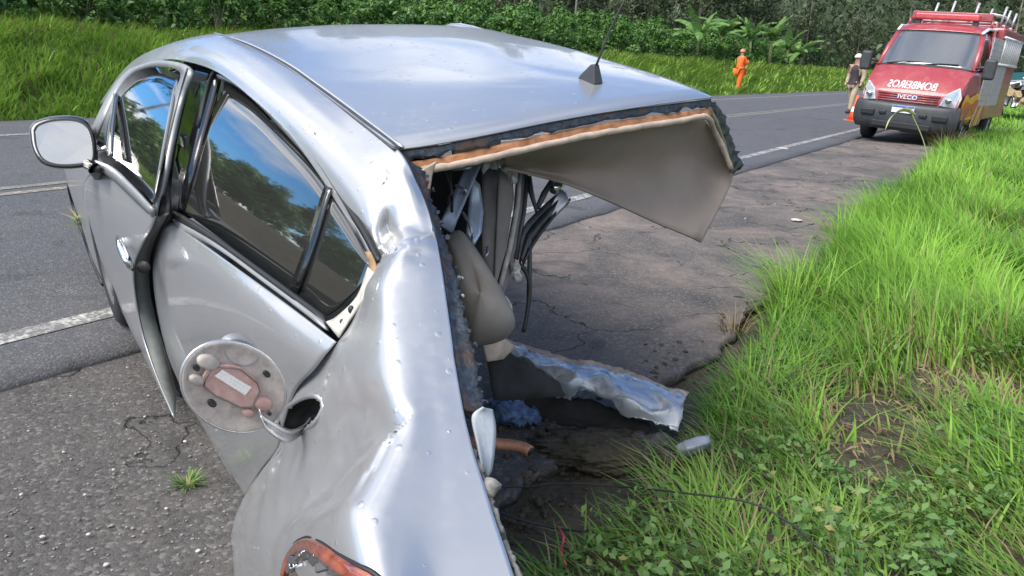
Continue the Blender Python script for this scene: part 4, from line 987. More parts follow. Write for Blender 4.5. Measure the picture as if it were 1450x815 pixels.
# cables in the grass
def cable(name, pts, r_, label, mat=M_BLACK):
    ps = [Wz(a_, b_, c_) for a_, b_, c_ in pts]; b = Vector((ps[0].x, ps[0].y, 0))
    o = tube(name, [Vector(p) - b for p in spline([tuple(p) for p in ps], 8)], r_, mat, None, 6); o.location = b; tag(o, label, 'cable'); return o
cable('cable', [(702, 690, .05), (750, 688, .05), (801, 684, .05), (870, 688, .06), (960, 697, .12), (1056, 710, .16), (1110, 735, .15), (1150, 768, .14), (1190, 800, .12), (1205, 830, .10)], .0028, 'thin black cable trailing from the wreck into the grass')
cable('cable', [(700, 722, .03), (740, 736, .03), (790, 748, .03), (830, 752, .05)], .004, 'short black cable end lying on the dark soil beside the wreck')
s_ = plain('red_tape', (.45, .05, .07), .5)
cable('red_wire', [(790, 745, .05), (798, 760, .10), (795, 782, .06), (802, 800, .04)], .003, 'short red wire curling at the edge of the grass', s_)
# twigs
M_TWIG = plain('dry_twig', (.30, .23, .16), .9, 0, .25, 40)
tw = [((745, 700), (772, 650), .03, .10), ((722, 705), (760, 672), .02, .07), ((735, 690), (775, 676), .03, .05), ((700, 720), (735, 676), .02, .09), ((752, 712), (800, 690), .02, .05), ((770, 690), (778, 640), .02, .12), ((985, 600), (1010, 590), .02, .03)]
for (a_, b_), (c_, d_), z0, z1 in tw:
    p0, p1 = Wz(a_, b_, z0), Wz(c_, d_, z1); mid = p0.lerp(p1, .5) + Vector((rnd.uniform(-.02, .02), 0, .015)); b = Vector((p0.x, p0.y, 0))
    o = tube('twig', [p0 - b, mid - b, p1 - b], [.004, .003, .0015], M_TWIG, None, 5)
    tag(o, 'dry forked twig lying on dark soil beside the torn rear' if a_ < 900 else 'short dry twig by the crumpled strip on the asphalt', 'twig', 'twigs beside the wreck' if a_ < 900 else None)
# stones and litter on the shoulder
M_STONE = plain('pale_stone', (.42, .40, .37), .9, 0, .25, 50, .3)
def stone(px, py, r_, label, group=None, mat=M_STONE, flat=.5, cat='stone'):
    c_ = Wz(px, py, 0.012); bm = bmesh.new(); bmesh.ops.create_icosphere(bm, subdivisions=2, radius=r_)
    sd_ = rnd.random() * 50
    for v_ in bm.verts:
        v_.co *= 1 + .45 * mnoise.noise(v_.co / r_ * .9 + Vector((sd_, 0, 0))); v_.co.z *= flat
    o = bmo('stone' if cat == 'stone' else 'litter', bm, mat, None, smooth=False, loc=c_ + Vector((0, 0, r_ * flat * .6))); o.rotation_euler = (0, 0, rnd.random() * 6)
    tag(o, label, cat, group)
for a_, b_, r_ in [(205, 590, .009), (161, 665, .009), (120, 700, .007), (262, 625, .010), (125, 757, .010), (180, 520, .008), (90, 640, .008), (40, 610, .007), (210, 560, .007), (60, 760, .012), (150, 800, .012), (235, 720, .008), (30, 700, .009), (280, 780, .010), (100, 560, .006)]:
    stone(a_, b_, r_ * .6, 'small pale stone chip lying on the gritty shoulder beside the doors', 'stone chips beside the doors')
for a_, b_, r_ in [(1107, 211, .10), (1128, 312, .05), (1258, 268, .07), (1052, 232, .05)]:
    stone(a_, b_, r_, 'flat pale scrap lying on the shoulder in front of the fire truck', 'scraps on the shoulder', M_STONE, .2, 'litter')

# loose clods, chippings and crumbs of glass around the wreck
def crumbs(name, areas, mat, label, seed, zfun=lambda p: 0.0):
    rs = random.Random(seed); V, F = [], []
    base = bmesh.new(); bmesh.ops.create_icosphere(base, subdivisions=1, radius=1.0); bv = [v_.co.copy() for v_ in base.verts]; bf = [tuple(q.index for q in f.verts) for f in base.faces]; base.free()
    for x0, x1, y0, y1, n, r0, r1 in areas:
        for _ in range(n):
            c_ = Wz(rs.uniform(x0, x1), rs.uniform(y0, y1), .008); r_ = r0 + (r1 - r0) * rs.random() ** 3; b = len(V); k = [rs.uniform(.6, 1.2) for _ in range(12)]; rz = rs.random() * 6
            ac_, al_ = ac_al(c_); c_.z = (.006 if ac_ < -1.15 else gz(ac_, al_) - .03) + r_ * .2
            for q, v_ in enumerate(bv):
                w_ = v_ * r_ * k[q % 12]; V.append((c_.x + w_.x * math.cos(rz) - w_.y * math.sin(rz), c_.y + w_.x * math.sin(rz) + w_.y * math.cos(rz), c_.z + w_.z * .6))
            F += [tuple(q + b for q in f) for f in bf]
    o = mk(name, V, F, mat, None, smooth=False); tag(o, label, 'rubble', kind='stuff')
crumbs('soil_clods', [(690, 960, 560, 720, 420, .003, .022), (690, 840, 700, 815, 260, .003, .016), (900, 1040, 480, 600, 160, .003, .016)], M_SOIL, 'loose dark soil clods strewn under the torn rear', 3)
crumbs('gravel', [(0, 340, 540, 815, 900, .0012, .006), (0, 240, 480, 560, 120, .0012, .004), (760, 1050, 380, 520, 260, .002, .007), (1050, 1300, 190, 330, 120, .006, .02)], plain('grey_gravel', (.20, .185, .17), .95, 0, .5, 3), 'small loose gravel scattered over the shoulder', 4)
crumbs('glass_crumbs', [(700, 980, 500, 640, 70, .0015, .004), (120, 330, 560, 700, 30, .0015, .003)], plain('glass_crumb', (.5, .55, .55), .1, 0, .3, 5, 0, 1), 'tiny crumbs of broken safety glass', 5)

# ------------------------------------------------------------------ fire truck
TP = Wz(1222, 195, 0.0) + NV * 0.90
TP.z = -0.025
tyaw = math.atan2(-DV.y, -DV.x)
TRK = empty('fire_truck', TP, (rad(-3), 0, tyaw - rad(5)), 'red fire brigade van with roof ladders and flame stripes parked on the shoulder', 'fire truck')
def tg(rows, nu=6, nv=6): return patch(np.array(rows, float), nu, nv)
def sym(x, z, w_, back, drop, mid=.6):
    """a row across the nose: bowed back and down towards the sides"""
    return [(x - back, w_, z - drop), (x - back * .35, w_ * .72, z - drop * .3), (x, 0, z), (x - back * .35, -w_ * .72, z - drop * .3), (x - back, -w_, z - drop)]
HOOD = tg([sym(1.00, .84, .86, .16, .0), sym(.99, .98, .88, .16, .0), sym(.93, 1.12, .90, .15, .02), sym(.70, 1.34, .92, .13, .04), sym(.42, 1.52, .93, .12, .05), sym(.28, 1.60, .93, .12, .05)], 6, 8)
hood = grid_obj('bonnet', HOOD, M_RED, TRK, .01, -1, flip=True)
WS = tg([sym(.28, 1.60, .90, .12, .05), sym(-.06, 1.97, .86, .11, .03), sym(-.38, 2.31, .79, .10, .02)], 6, 8)
grid_obj('windscreen', WS, M_WGLASS, TRK, .01, -1, flip=True)
fr = [WS[0, 0], WS[6, 0], WS[12, 0]]
for sgn in (0, -1):
    tube('windscreen_pillar', [WS[0, sgn] + np.array([-.02, 0, 0]), WS[6, sgn] + np.array([-.02, 0, 0]), WS[-1, sgn] + np.array([-.02, 0, 0])], .06, M_RED, TRK, 8)
tube('windscreen_seal', [WS[0, j] + np.array([.01, 0, -.01]) for j in range(0, WS.shape[1], 4)], .03, M_BLACK, TRK, 6)
ROOF = tg([sym(-.36, 2.32, .80, .10, .03), sym(-.58, 2.44, .80, .08, .06), sym(-1.0, 2.50, .82, .02, .08), sym(-1.9, 2.52, .84, .0, .08)], 6, 6)
grid_obj('cab_roof', ROOF, M_RED, TRK, .01, -1, flip=True)
# cab sides with window opening
for sg in (1, -1):
    side = [[(.20, sg * .93, 1.55), (.88, sg * .88, .95), (.86, sg * .90, .60)], [(-.2, sg * .95, 1.55), (-.2, sg * .99, 1.0), (-.2, sg * .98, .50)], [(-1.0, sg * .95, 1.56), (-1.0, sg * 1.0, 1.0), (-1.0, sg * .98, .45)], [(-1.65, sg * .95, 1.56), (-1.65, sg * 1.0, 1.0), (-1.65, sg * .98, .45)]]
    grid_obj('cab_side', tg(side), M_RED, TRK, .01, 0)
    gl_ = [[(.16, sg * .925, 1.57), (-.42, sg * .80, 2.26)], [(-.3, sg * .945, 1.58), (-.62, sg * .81, 2.34)], [(-1.2, sg * .945, 1.58), (-1.2, sg * .83, 2.36)], [(-1.66, sg * .945, 1.58), (-1.66, sg * .84, 2.38)]]
    grid_obj('side_window', tg(gl_), M_DGLASS, TRK, .01, 0)
    tube('window_pillar', [(-1.25, sg * .96, 1.56), (-1.25, sg * .85, 2.40)], .05, M_RED, TRK, 6)
    tube('roof_gutter', [(-.38, sg * .80, 2.30), (-.7, sg * .83, 2.40), (-1.9, sg * .85, 2.44)], .03, M_WHITEP, TRK, 6)
    # big mirrors on arms
    mb = bmesh.new(); add_box(mb, (-.06, -.11, -.2), (.06, .11, .2)); mo = bmo('wing_mirror', mb, M_PLAST, TRK, loc=(.18, sg * 1.17, 1.62)); bevel(mo, .05, 3)
    tube('mirror_arm', [(-.02, -sg * .02, .05), (-.04, -sg * .25, .0)], .03, M_PLAST, mo, 6)
    # head lamps
    hb = [(.99, .60, .86), (.97, .66, 1.08), (.78, .86, 1.24), (.74, .93, 1.02), (.84, .90, .84)]
    vs = [(x + .025, sg * y, z) for x, y, z in hb] + [(x - .06, sg * (y - .02), z) for x, y, z in hb]
    fs = [tuple(range(5)), tuple(range(5, 10))[::-1]] + [(k, (k + 1) % 5, 5 + (k + 1) % 5, 5 + k) for k in range(5)]
    s_m = plain('lamp_glass', (.55, .57, .58), .12, .3, .25, 9, 0, 1.0)
    bm = bmesh.new(); vv = [bm.verts.new(v_) for v_ in vs]; [bm.faces.new([vv[k] for k in f]) for f in fs]; bmesh.ops.recalc_face_normals(bm, faces=bm.faces)
    hlp = bmo('head_lamp', bm, s_m, TRK); bevel(hlp, .02, 3)
    v2, f2 = tube_mesh([(.98, sg * .74, .98), (1.0, sg * .74, .98)], .06, 14); mk('lamp_bowl', v2, f2, M_CHROME, hlp)
# bumper: dark, wrapping
BU = tg([sym(1.00, .86, .97, .22, .0), sym(1.09, .80, .99, .24, .0), sym(1.12, .60, 1.0, .24, .0), sym(1.10, .42, .98, .24, .0), sym(1.02, .30, .94, .24, .0)], 5, 8)
bump = grid_obj('bumper', BU, M_PLAST, TRK, .02, -1)
for sg in (1, -1):
    bm = bmesh.new(); add_box(bm, (-.03, -.14, -.06), (.03, .14, .06)); o = bmo('fog_recess', bm, M_BLACK, bump, loc=(1.06, sg * .68, .62)); o.rotation_euler = (0, 0, sg * .2); bevel(o, .02)
    bm = bmesh.new(); add_box(bm, (-.03, -.07, -.035), (.03, .07, .035)); o = bmo('bumper_slot', bm, M_BLACK, bump, loc=(1.10, sg * .38, .64)); bevel(o, .015)
box('lower_intake', (1.08, -.55, .36), (1.125, .55, .47), M_BLACK, bump, .01)
# grille slats
for k in range(4):
    vs, fs = tube_mesh([(.945 + .0, y, .885 + k * .045) for y in (-.56, -.3, 0, .3, .56)], .013, 6)
    vs = [Vector((v_.x + .07 - .12 * (v_.y / .9) ** 2, v_.y, v_.z)) for v_ in vs]
    mk('grille_slat', vs, fs, M_RED, TRK)
vs = [(1.004 - .12 * (y / .9) ** 2 - (.01 if z < 1 else .018), y, z) for z in (.865, 1.045) for y in (-.58, -.3, 0, .3, .58)]
gb = mk('grille_back', vs, [(i, i + 1, i + 6, i + 5) for i in range(4)], plain('dark_red', (.10, .015, .018), .6), TRK); solid(gb, .006, 0)
# wipers
for y0, y1 in ((-.1, .62), (-.72, -.05)):
    tube('wiper', [(.30, y0, 1.60), (.30 - .05, (y0 + y1) / 2, 1.655), (.21, y1, 1.66)], .014, M_BLACK, TRK, 6)
# lettering
def text_mesh(txt, size=1.0):
    cu = bpy.data.curves.new('txt', 'FONT'); cu.body = txt; cu.align_x = 'CENTER'; cu.align_y = 'CENTER'; cu.size = size; cu.resolution_u = 3; cu.offset = .012 * size
    ob = bpy.data.objects.new('txt', cu); COL.objects.link(ob); dg = bpy.context.evaluated_depsgraph_get()
    me = bpy.data.meshes.new_from_object(ob.evaluated_get(dg)); bpy.data.objects.remove(ob); return me
def hood_pt(y, t):
    """surface point of the bonnet at lateral y and row fraction t"""
    r_ = t * (HOOD.shape[0] - 1); i = min(int(r_), HOOD.shape[0] - 2); f = r_ - i
    row = HOOD[i] * (1 - f) + HOOD[i + 1] * f; o_ = np.argsort(row[:, 1])
    return Vector([float(np.interp(y, row[o_, 1], row[o_, k])) for k in range(3)])
M_WPRINT = plain('white_print', (.72, .68, .64), .6)
me = text_mesh('BOMBEIROS', .19)
bm = bmesh.new(); bm.from_mesh(me); bmesh.ops.triangulate(bm, faces=bm.faces); bmesh.ops.subdivide_edges(bm, edges=bm.edges[:], cuts=1)
for v_ in bm.verts:
    yy = -v_.co.x * .9; q = hood_pt(yy, .47 + v_.co.y * .95)     # mirror-written, to be read in a driving mirror
    v_.co = q + Vector((.005, 0, .006))
bmo('bonnet_lettering', bm, M_WPRINT, TRK)
bd = box('badge', (1.0, -.20, .925), (1.02, .20, 1.015), plain('badge_blue', (.05, .07, .22), .4), TRK, .008)
me = text_mesh('IVECO', .115); bm = bmesh.new(); bm.from_mesh(me)
for v_ in bm.verts: v_.co = Vector((1.0235, v_.co.x * 1.12, .97 + v_.co.y))
bmo('badge_lettering', bm, M_WPRINT, bd)
pl = box('licence_plate', (1.125, -.21, .66), (1.14, .21, .80), plain('plate_white', (.62, .63, .64), .5), TRK, .005)
box('plate_band', (1.137, -.205, .765), (1.144, .205, .797), plain('plate_blue', (.06, .08, .35), .5), pl)
wheel(TRK, Vector((0, .84, .37)), .37, .22, (M_TYRE, M_BARE), 1); wheel(TRK, Vector((0, -.84, .37)), .37, .22, (M_TYRE, M_BARE), -1)
for sg in (1, -1):
    wheel(TRK, Vector((-3.3, sg * .84, .37)), .37, .24, (M_TYRE, M_BARE), sg)
    tube('wheel_arch', [(.46 * math.cos(t), sg * .965, .40 + .46 * math.sin(t)) for t in np.linspace(-.1, 3.2, 12)], .035, M_PLAST, TRK, 6)
box('chassis', (-4.4, -.6, .35), (.7, .6, .55), M_BLACK, TRK, .02)
# rear body with roller shutters
body = box('rear_body', (-4.7, -1.0, .55), (-1.7, 1.0, 2.5), M_RED, TRK, .04)
for k in range(2):
    x0 = -3.15 + k * 1.35 - .02
    pnl = box('locker_shutter', (x0, .995, .85), (x0 + 1.25, 1.012, 2.25), plain('shutter_grey', (.48, .46, .46), .45, .4), body, .005)
    for j in range(12): box('shutter_slat', (x0 + .02, 1.006, .88 + j * .113), (x0 + 1.23, 1.020, .97 + j * .113), plain('shutter_grey', (.48, .46, .46), .45, .4), pnl)
# ladder hung along the side
for z in (1.75, 2.30): tube('side_ladder_rail', [(-1.55, 1.06, z), (-4.4, 1.06, z)], .028, M_WHITEP, TRK, 6)
for j in range(10): tube('side_ladder_rung', [(-1.7 - j * .28, 1.06, 1.75), (-1.7 - j * .28, 1.06, 2.30)], .018, M_WHITEP, TRK, 6)
# stripes and flames on the side near the front
M_FY = plain('flame_yellow', (.70, .38, .03), .5); M_FO = plain('flame_orange', (.50, .14, .03), .5); M_FC = plain('flame_cream', (.55, .40, .26), .5)
def side_y(x, z): return float(np.interp(z, [.45, 1.0, 1.55], [.985, 1.0, .955])) - max(0, x + .1) * .06 + .014
def flame(name, pts, mat, lift):
    pts = [(p[0], p[1]) for p in spline(np.array([(a_, b_, 0) for a_, b_ in pts + pts[:1]], float), 3)[:-1]]
    bm = bmesh.new(); f = bm.faces.new([bm.verts.new((x, side_y(x, z) + lift, z)) for x, z in pts]); bmesh.ops.triangulate(bm, faces=[f]); bmo(name, bm, mat, TRK)
flame('flame_stripe', [(.72, .62), (.80, .95), (.55, 1.12), (.2, 1.02), (-.3, 1.15), (-.9, 1.02), (-1.5, 1.12), (-1.2, .92), (-1.55, .74), (-.9, .80), (-.4, .62), (.1, .88), (.4, .90)], M_FY, .0)
flame('flame_stripe', [(.70, .60), (.74, .85), (.45, .98), (.0, .92), (-.45, 1.02), (-1.0, .90), (-.7, .80), (-1.1, .66), (-.4, .72), (.0, .84), (.42, .84)], M_FO, .004)
for k in range(5):
    flame('flame_stripe', [(-.45 - k * .22, .48), (-.30 - k * .22, .50), (-.55 - k * .24, .95 + .08 * (k % 2)), (-.95 - k * .2, 1.35), (-.75 - k * .22, .95)], (M_FC, M_FO, M_FY)[k % 3], .008)
# light bar, rack, ladders and the stanchions on top
box('light_bar', (-.95, -.62, 2.55), (-.70, .62, 2.68), plain('red_beacon', (.45, .03, .03), .25, 0, .2, 9, 0, .6), TRK, .03, 3)
for sg in (1, -1): box('light_bar_foot', (-.9, sg * .55 - .05, 2.44), (-.75, sg * .55 + .05, 2.56), M_PLAST, TRK)
for y in (-.7, -.25, .25, .7): tube('rack_rail', [(-1.2, y, 2.62), (-4.6, y, 2.62)], .03, M_WHITEP if abs(y) < .5 else M_RED, TRK, 6)
for j in range(7): tube('rack_bar', [(-1.2 - j * .55, -.8, 2.59), (-1.2 - j * .55, .8, 2.59)], .028, M_RED if j % 2 == 0 else M_WHITEP, TRK, 6)
for j in range(7):
    for y in (-.86, .86): tube('rack_foot', [(-1.2 - j * .55, y * .93, 2.40), (-1.2 - j * .55, y * .93, 2.60)], .025, M_RED, TRK, 6)
for (x, y, h) in [(-1.6, -.45, 2.95), (-1.6, -.12, 3.0), (-1.9, .30, 3.0), (-2.1, .55, 2.9), (-2.2, .80, 2.96), (-3.2, .75, 2.95), (-4.2, .75, 2.96), (-4.2, .2, 2.9)]:
    tube('rack_post', [(x, y, 2.58), (x - .08, y + .03, h)], .026, plain('dull_aluminium', (.42, .42, .42), .5, .5, .2, 8), TRK, 6)
tube('rack_hose', [(-1.6, .7, 2.75), (-3, .72, 2.80), (-4.4, .7, 2.75)], .03, M_WHITEP, TRK, 6)
box('front_board', (-1.25, -.78, 2.58), (-1.18, .78, 2.74), M_RED, TRK, .01)

# ------------------------------------------------------------------ white wrecked car beyond the truck
WC = Wd(1440, 140, 27.0); wal, wac = WC.dot(DV), WC.dot(NV)
WCO = empty('crashed_white_car', RW(wal, wac, .1), (rad(6), rad(-4), tyaw + rad(-10)), 'crashed white car with its front torn away on the shoulder beyond the fire truck', 'car')
def wsec(x, z0, zb, zt, wb, wt): return [(x, wb, z0), (x, wb * 1.02, (z0 + zb) / 2), (x, wb, zb), (x, wt, zt * .97), (x, wt * .6, zt), (x, 0, zt * 1.01), (x, -wt * .6, zt), (x, -wt, zt * .97), (x, -wb, zb), (x, -wb * 1.02, (z0 + zb) / 2), (x, -wb, z0)]
WB = tg([wsec(1.5, .35, .80, .95, .72, .62), wsec(1.0, .28, .92, 1.05, .80, .70), wsec(.6, .25, .98, 1.22, .82, .66), wsec(.1, .25, 1.0, 1.52, .84, .60), wsec(-.8, .25, 1.0, 1.55, .84, .60), wsec(-1.6, .28, 1.0, 1.38, .82, .58), wsec(-1.9, .35, .95, 1.05, .78, .6)], 5, 4)
for i in range(WB.shape[0]):
    for j in range(WB.shape[1]):
        k = max(0, WB[i, j, 0] - .0) * .10; WB[i, j] += np.array([1, .5, .8]) * k * fbm(WB[i, j, 1] * 4, WB[i, j, 2] * 4, WB[i, j, 0] * 3, 3)
grid_obj('body', WB, M_WHITEP, WCO, .01, -1)
for sg in (1, -1):
    grid_obj('side_window', tg([[(.35, sg * .82, 1.05), (.1, sg * .66, 1.42)], [(-.6, sg * .84, 1.05), (-.7, sg * .66, 1.47)], [(-1.4, sg * .82, 1.06), (-1.35, sg * .66, 1.38)]], 5, 4), plain('dark_green_glass', (.02, .07, .06), .15), WCO, .012, 0)
    for x in (1.15, -1.25): wheel(WCO, Vector((x, sg * .74, .31)), .31, .2, (M_TYRE, M_BARE), sg)
grid_obj('windscreen', tg([[(.72, .6, 1.18), (.72, 0, 1.20), (.72, -.6, 1.18)], [(.20, .55, 1.52), (.20, 0, 1.55), (.20, -.55, 1.52)]], 5, 4), plain('dark_green_glass', (.02, .07, .06), .15), WCO, .012, 0)
for i in range(9):
    bm = bmesh.new(); add_box(bm, (-.16, -.12, -.09), (.16, .12, .09)); bmesh.ops.subdivide_edges(bm, edges=bm.edges[:], cuts=2, use_grid_fill=True)
    for v_ in bm.verts: v_.co += Vector((1, 1, 1)) * .07 * mnoise.noise(v_.co * 7 + Vector((i, 0, 0)))
    o = bmo('torn_engine_piece', bm, (M_BLACK, M_BARE, plain('tan_dirt', (.30, .22, .12), .9))[i % 3], WCO, loc=(1.45 + .12 * (i % 3), -.05 + .09 * i, .40 + .18 * (i % 4))); o.rotation_euler = (i, i * 2, i * .7)

# ------------------------------------------------------------------ people
def skin_obj(name, joints, edges, mat, parent, sub=2):
    """joints: name -> (pos, radius); edges: pairs of names; first joint is the root"""
    names = list(joints); idx = {n_: i for i, n_ in enumerate(names)}
    me = bpy.data.meshes.new(name); me.from_pydata([joints[n_][0] for n_ in names], [(idx[a_], idx[b_]) for a_, b_ in edges], [])
    o = mko(name, me, mat, parent)
    sk = o.modifiers.new('skin', 'SKIN')
    for i, n_ in enumerate(names):
        sv = me.skin_vertices[0].data[i]; r_ = joints[n_][1]; sv.radius = r_ if hasattr(r_, '__len__') else (r_, r_); sv.use_root = (i == 0)
    sk.use_smooth_shade = True
    ss = o.modifiers.new('sub', 'SUBSURF'); ss.levels = sub; ss.render_levels = sub
    return o
M_SKIN = plain('skin', (.36, .20, .14), .6)
def figure(J, body_mat): pass
def build_person(name, loc, yaw, label, J, suit, legs, boots, helmet, vest=None, group=None):
    root = empty(name, loc, (0, 0, yaw), label, 'person', group)
    E_ = [('pelvis', 'waist'), ('waist', 'chest'), ('chest', 'neck'), ('neck', 'head'), ('head', 'crown')]
    for s_ in 'lr':
        E_ += [('chest', 'sh_' + s_), ('sh_' + s_, 'el_' + s_), ('el_' + s_, 'wr_' + s_), ('wr_' + s_, 'ha_' + s_), ('pelvis', 'hip_' + s_), ('hip_' + s_, 'kn_' + s_), ('kn_' + s_, 'an_' + s_), ('an_' + s_, 'to_' + s_)]
    skin_obj('body', J, E_, M_SKIN, root)
    def sub_(nm, keys, edges, mat, grow):
        d = {k: (J[k][0], tuple(x + grow for x in (J[k][1] if hasattr(J[k][1], '__len__') else (J[k][1],) * 2))) for k in keys}
        return skin_obj(nm, d, edges, mat, root)
    up = ['chest', 'waist', 'pelvis', 'sh_l', 'el_l', 'wr_l', 'sh_r', 'el_r', 'wr_r']
    sub_('jacket', up, [('pelvis', 'waist'), ('waist', 'chest'), ('chest', 'sh_l'), ('sh_l', 'el_l'), ('el_l', 'wr_l'), ('chest', 'sh_r'), ('sh_r', 'el_r'), ('el_r', 'wr_r')], suit, .022)
    lo = ['pelvis', 'hip_l', 'kn_l', 'an_l', 'hip_r', 'kn_r', 'an_r']
    sub_('trousers', lo, [('pelvis', 'hip_l'), ('hip_l', 'kn_l'), ('kn_l', 'an_l'), ('pelvis', 'hip_r'), ('hip_r', 'kn_r'), ('kn_r', 'an_r')], legs, .022)
    for s_ in 'lr': sub_('boot', ['an_' + s_, 'to_' + s_], [('an_' + s_, 'to_' + s_)], boots, .024)
    if vest: sub_('vest', ['waist', 'chest', 'pelvis', 'neck'], [('chest', 'waist'), ('waist', 'pelvis'), ('chest', 'neck')], vest, .05)
    h = Vector(J['head'][0]); bm = bmesh.new(); bmesh.ops.create_uvsphere(bm, u_segments=20, v_segments=12, radius=.125)
    for v_ in bm.verts:
        if v_.co.z < 0: v_.co.z *= .25; v_.co.x *= 1.12; v_.co.y *= 1.12
        v_.co.x *= 1.1
    bmo('helmet', bm, helmet, root, smooth=True, loc=h + Vector((0, 0, .09)))
    for sg in (1, -1):
        bm = bmesh.new(); bmesh.ops.create_icosphere(bm, subdivisions=1, radius=.012); bmo('eye', bm, M_BLACK, root, loc=h + Vector((.095, sg * .035, .02)))
    bm = bmesh.new(); bmesh.ops.create_cone(bm, segments=6, radius1=.016, radius2=.006, depth=.04); bmo('nose', bm, M_SKIN, root, loc=h + Vector((.105, 0, -.01)))
    return root
def joints(k=1.0, stride=.12, arms='down'):
    J = {'pelvis': ((0, 0, .95), (.15, .12)), 'waist': ((.0, 0, 1.10), (.15, .115)), 'chest': ((.0, 0, 1.36), (.17, .12)), 'neck': ((.01, 0, 1.53), .06), 'head': ((.02, 0, 1.64), (.085, .10)), 'crown': ((.01, 0, 1.75), (.06, .07))}
    for s_, sg in (('l', 1), ('r', -1)):
        st = stride * sg
        J['hip_' + s_] = ((0, sg * .10, .90), .095); J['kn_' + s_] = ((st * .6 + .03, sg * .11, .50), .068); J['an_' + s_] = ((st, sg * .12, .09), .048); J['to_' + s_] = ((st + .17, sg * .13, .045), .042)
        J['sh_' + s_] = ((0, sg * .20, 1.44), .065)
        if arms == 'down': J['el_' + s_] = ((-.04, sg * .27, 1.17), .052); J['wr_' + s_] = ((.06, sg * .27, .93), .04); J['ha_' + s_] = ((.10, sg * .26, .84), .042)
        else: J['el_' + s_] = ((.10, sg * .26, 1.20), .052); J['wr_' + s_] = ((.27, sg * .10, 1.30), .04); J['ha_' + s_] = ((.33, sg * .05, 1.36), .042)
    return {n_: (tuple(c * k for c in p), tuple(r_ * k for r_ in (q if hasattr(q, '__len__') else (q, q)))) for n_, (p, q) in J.items()}
M_ORANGE = plain('orange_coverall', (.75, .13, .012), .75, 0, .15, 20, .1); M_YREF = plain('yellow_trousers', (.75, .22, .02), .75)
def on_ground(px, ac):
    """ground point in the column of a pixel, at a given offset across the road"""
    best = None
    for k in range(40, 1400):
        al = k * .05
        p = RW(al, ac, prof(ac)); d = p - CAM
        if d.dot(FW) < .3: continue
        e_ = abs(proj(p)[0] - px)
        if best is None or e_ < best[0]: best = (e_, al)
    return RW(best[1], ac, prof(ac) + .02)
op = on_ground(1044, -12.35)
JO = {k_: (p_, tuple(r_ * 1.3 for r_ in q_) if k_ not in ('neck', 'head', 'crown', 'ha_l', 'ha_r') else q_) for k_, (p_, q_) in joints(1.12, .14, 'up').items()}
ff = build_person('person', op, rad(20), 'person in a bright orange coverall standing on the far verge by the bushes', JO, M_ORANGE, M_ORANGE, plain('boot_black', (.03, .03, .03), .6), plain('helmet_orange', (.55, .20, .08), .5))
for s_ in 'lr':
    p_ = Vector(JO['an_' + s_][0]); v2, f2 = tube_mesh([p_ + Vector((0, 0, .10)), p_ + Vector((-.01, 0, .17))], .082, 10, False); mk('reflective_band', v2, f2, plain('reflective_yellow', (.65, .55, .15), .5), ff)
pp = on_ground(1203, -5.3)
JP = joints(1.07, .20, 'down')
M_KHAKI = plain('khaki_uniform', (.34, .27, .18), .85)
pc = build_person('person', pp, rad(-150), 'person in khaki uniform and dark vest walking on the road past the fire truck', JP, M_KHAKI, M_KHAKI, plain('boot_black', (.03, .03, .03), .6), plain('pale_cap', (.50, .46, .38), .7), vest=plain('dark_vest', (.03, .022, .03), .8))
box('holster', (-.06, .16, .86), (.06, .23, 1.0), M_BLACK, pc, .02)
# orange cone near the officer
cp = on_ground(1209, -4.4); cone = empty('traffic_cone', cp, (0, 0, .3), 'orange traffic cone standing on the road between the officer and the fire truck', 'traffic cone')
vs, fs = tube_mesh([(0, 0, .03), (0, 0, .25), (0, 0, .26), (0, 0, .42), (0, 0, .43), (0, 0, .75)], [.19, .135, .133, .095, .093, .03], 18)
mk('cone_body', vs, fs, plain('cone_orange', (.72, .10, .03), .5), cone)
box('cone_base', (-.22, -.22, 0), (.22, .22, .035), plain('cone_orange', (.72, .10, .03), .5), cone, .01)
vs, fs = tube_mesh([(0, 0, .27), (0, 0, .41)], [.137, .102], 18, False); mk('cone_band', vs, fs, M_WHITEP, cone)

# ------------------------------------------------------------------ vegetation
def leaf_mat(name, c0, c1, rough=.55, trans=.25, hue=None):
    s = N(name)
    at = s.n('ShaderNodeAttribute'); at.attribute_name = 'tone'
    s.set(Base_Color=s.ramp(at.outputs['Fac'], [(0.0, c0), (1.0, c1)] if hue is None else [(0.0, c0), (.8, c1), (.93, hue), (1.0, hue)]), Roughness=rough, Specular_IOR_Level=.35)
    tr_ = s.n('ShaderNodeBsdfTranslucent'); mx = s.n('ShaderNodeMixShader', i_Fac=trans)
    s.l(s.b.inputs['Base Color'].links[0].from_socket, tr_.inputs['Color']); s.l(s.b.outputs[0], mx.inputs[1]); s.l(tr_.outputs[0], mx.inputs[2]); s.l(mx.outputs[0], s.o.inputs[0])
    return s.m
def np_mesh(name, V, Fq, tone, mat):
    """V (n,3), Fq (m,k) faces, tone per face"""
    me = bpy.data.meshes.new(name); m_, k = Fq.shape
    me.vertices.add(len(V)); me.vertices.foreach_set('co', V.astype(np.float32).ravel())
    me.loops.add(m_ * k); me.loops.foreach_set('vertex_index', Fq.astype(np.int32).ravel())
    me.polygons.add(m_); me.polygons.foreach_set('loop_start', np.arange(0, m_ * k, k, dtype=np.int32)); me.polygons.foreach_set('loop_total', np.full(m_, k, np.int32))
    at = me.attributes.new('tone', 'FLOAT', 'FACE'); at.data.foreach_set('value', tone.astype(np.float32))
    me.update(calc_edges=True); me.validate(); me.materials.append(mat); return me
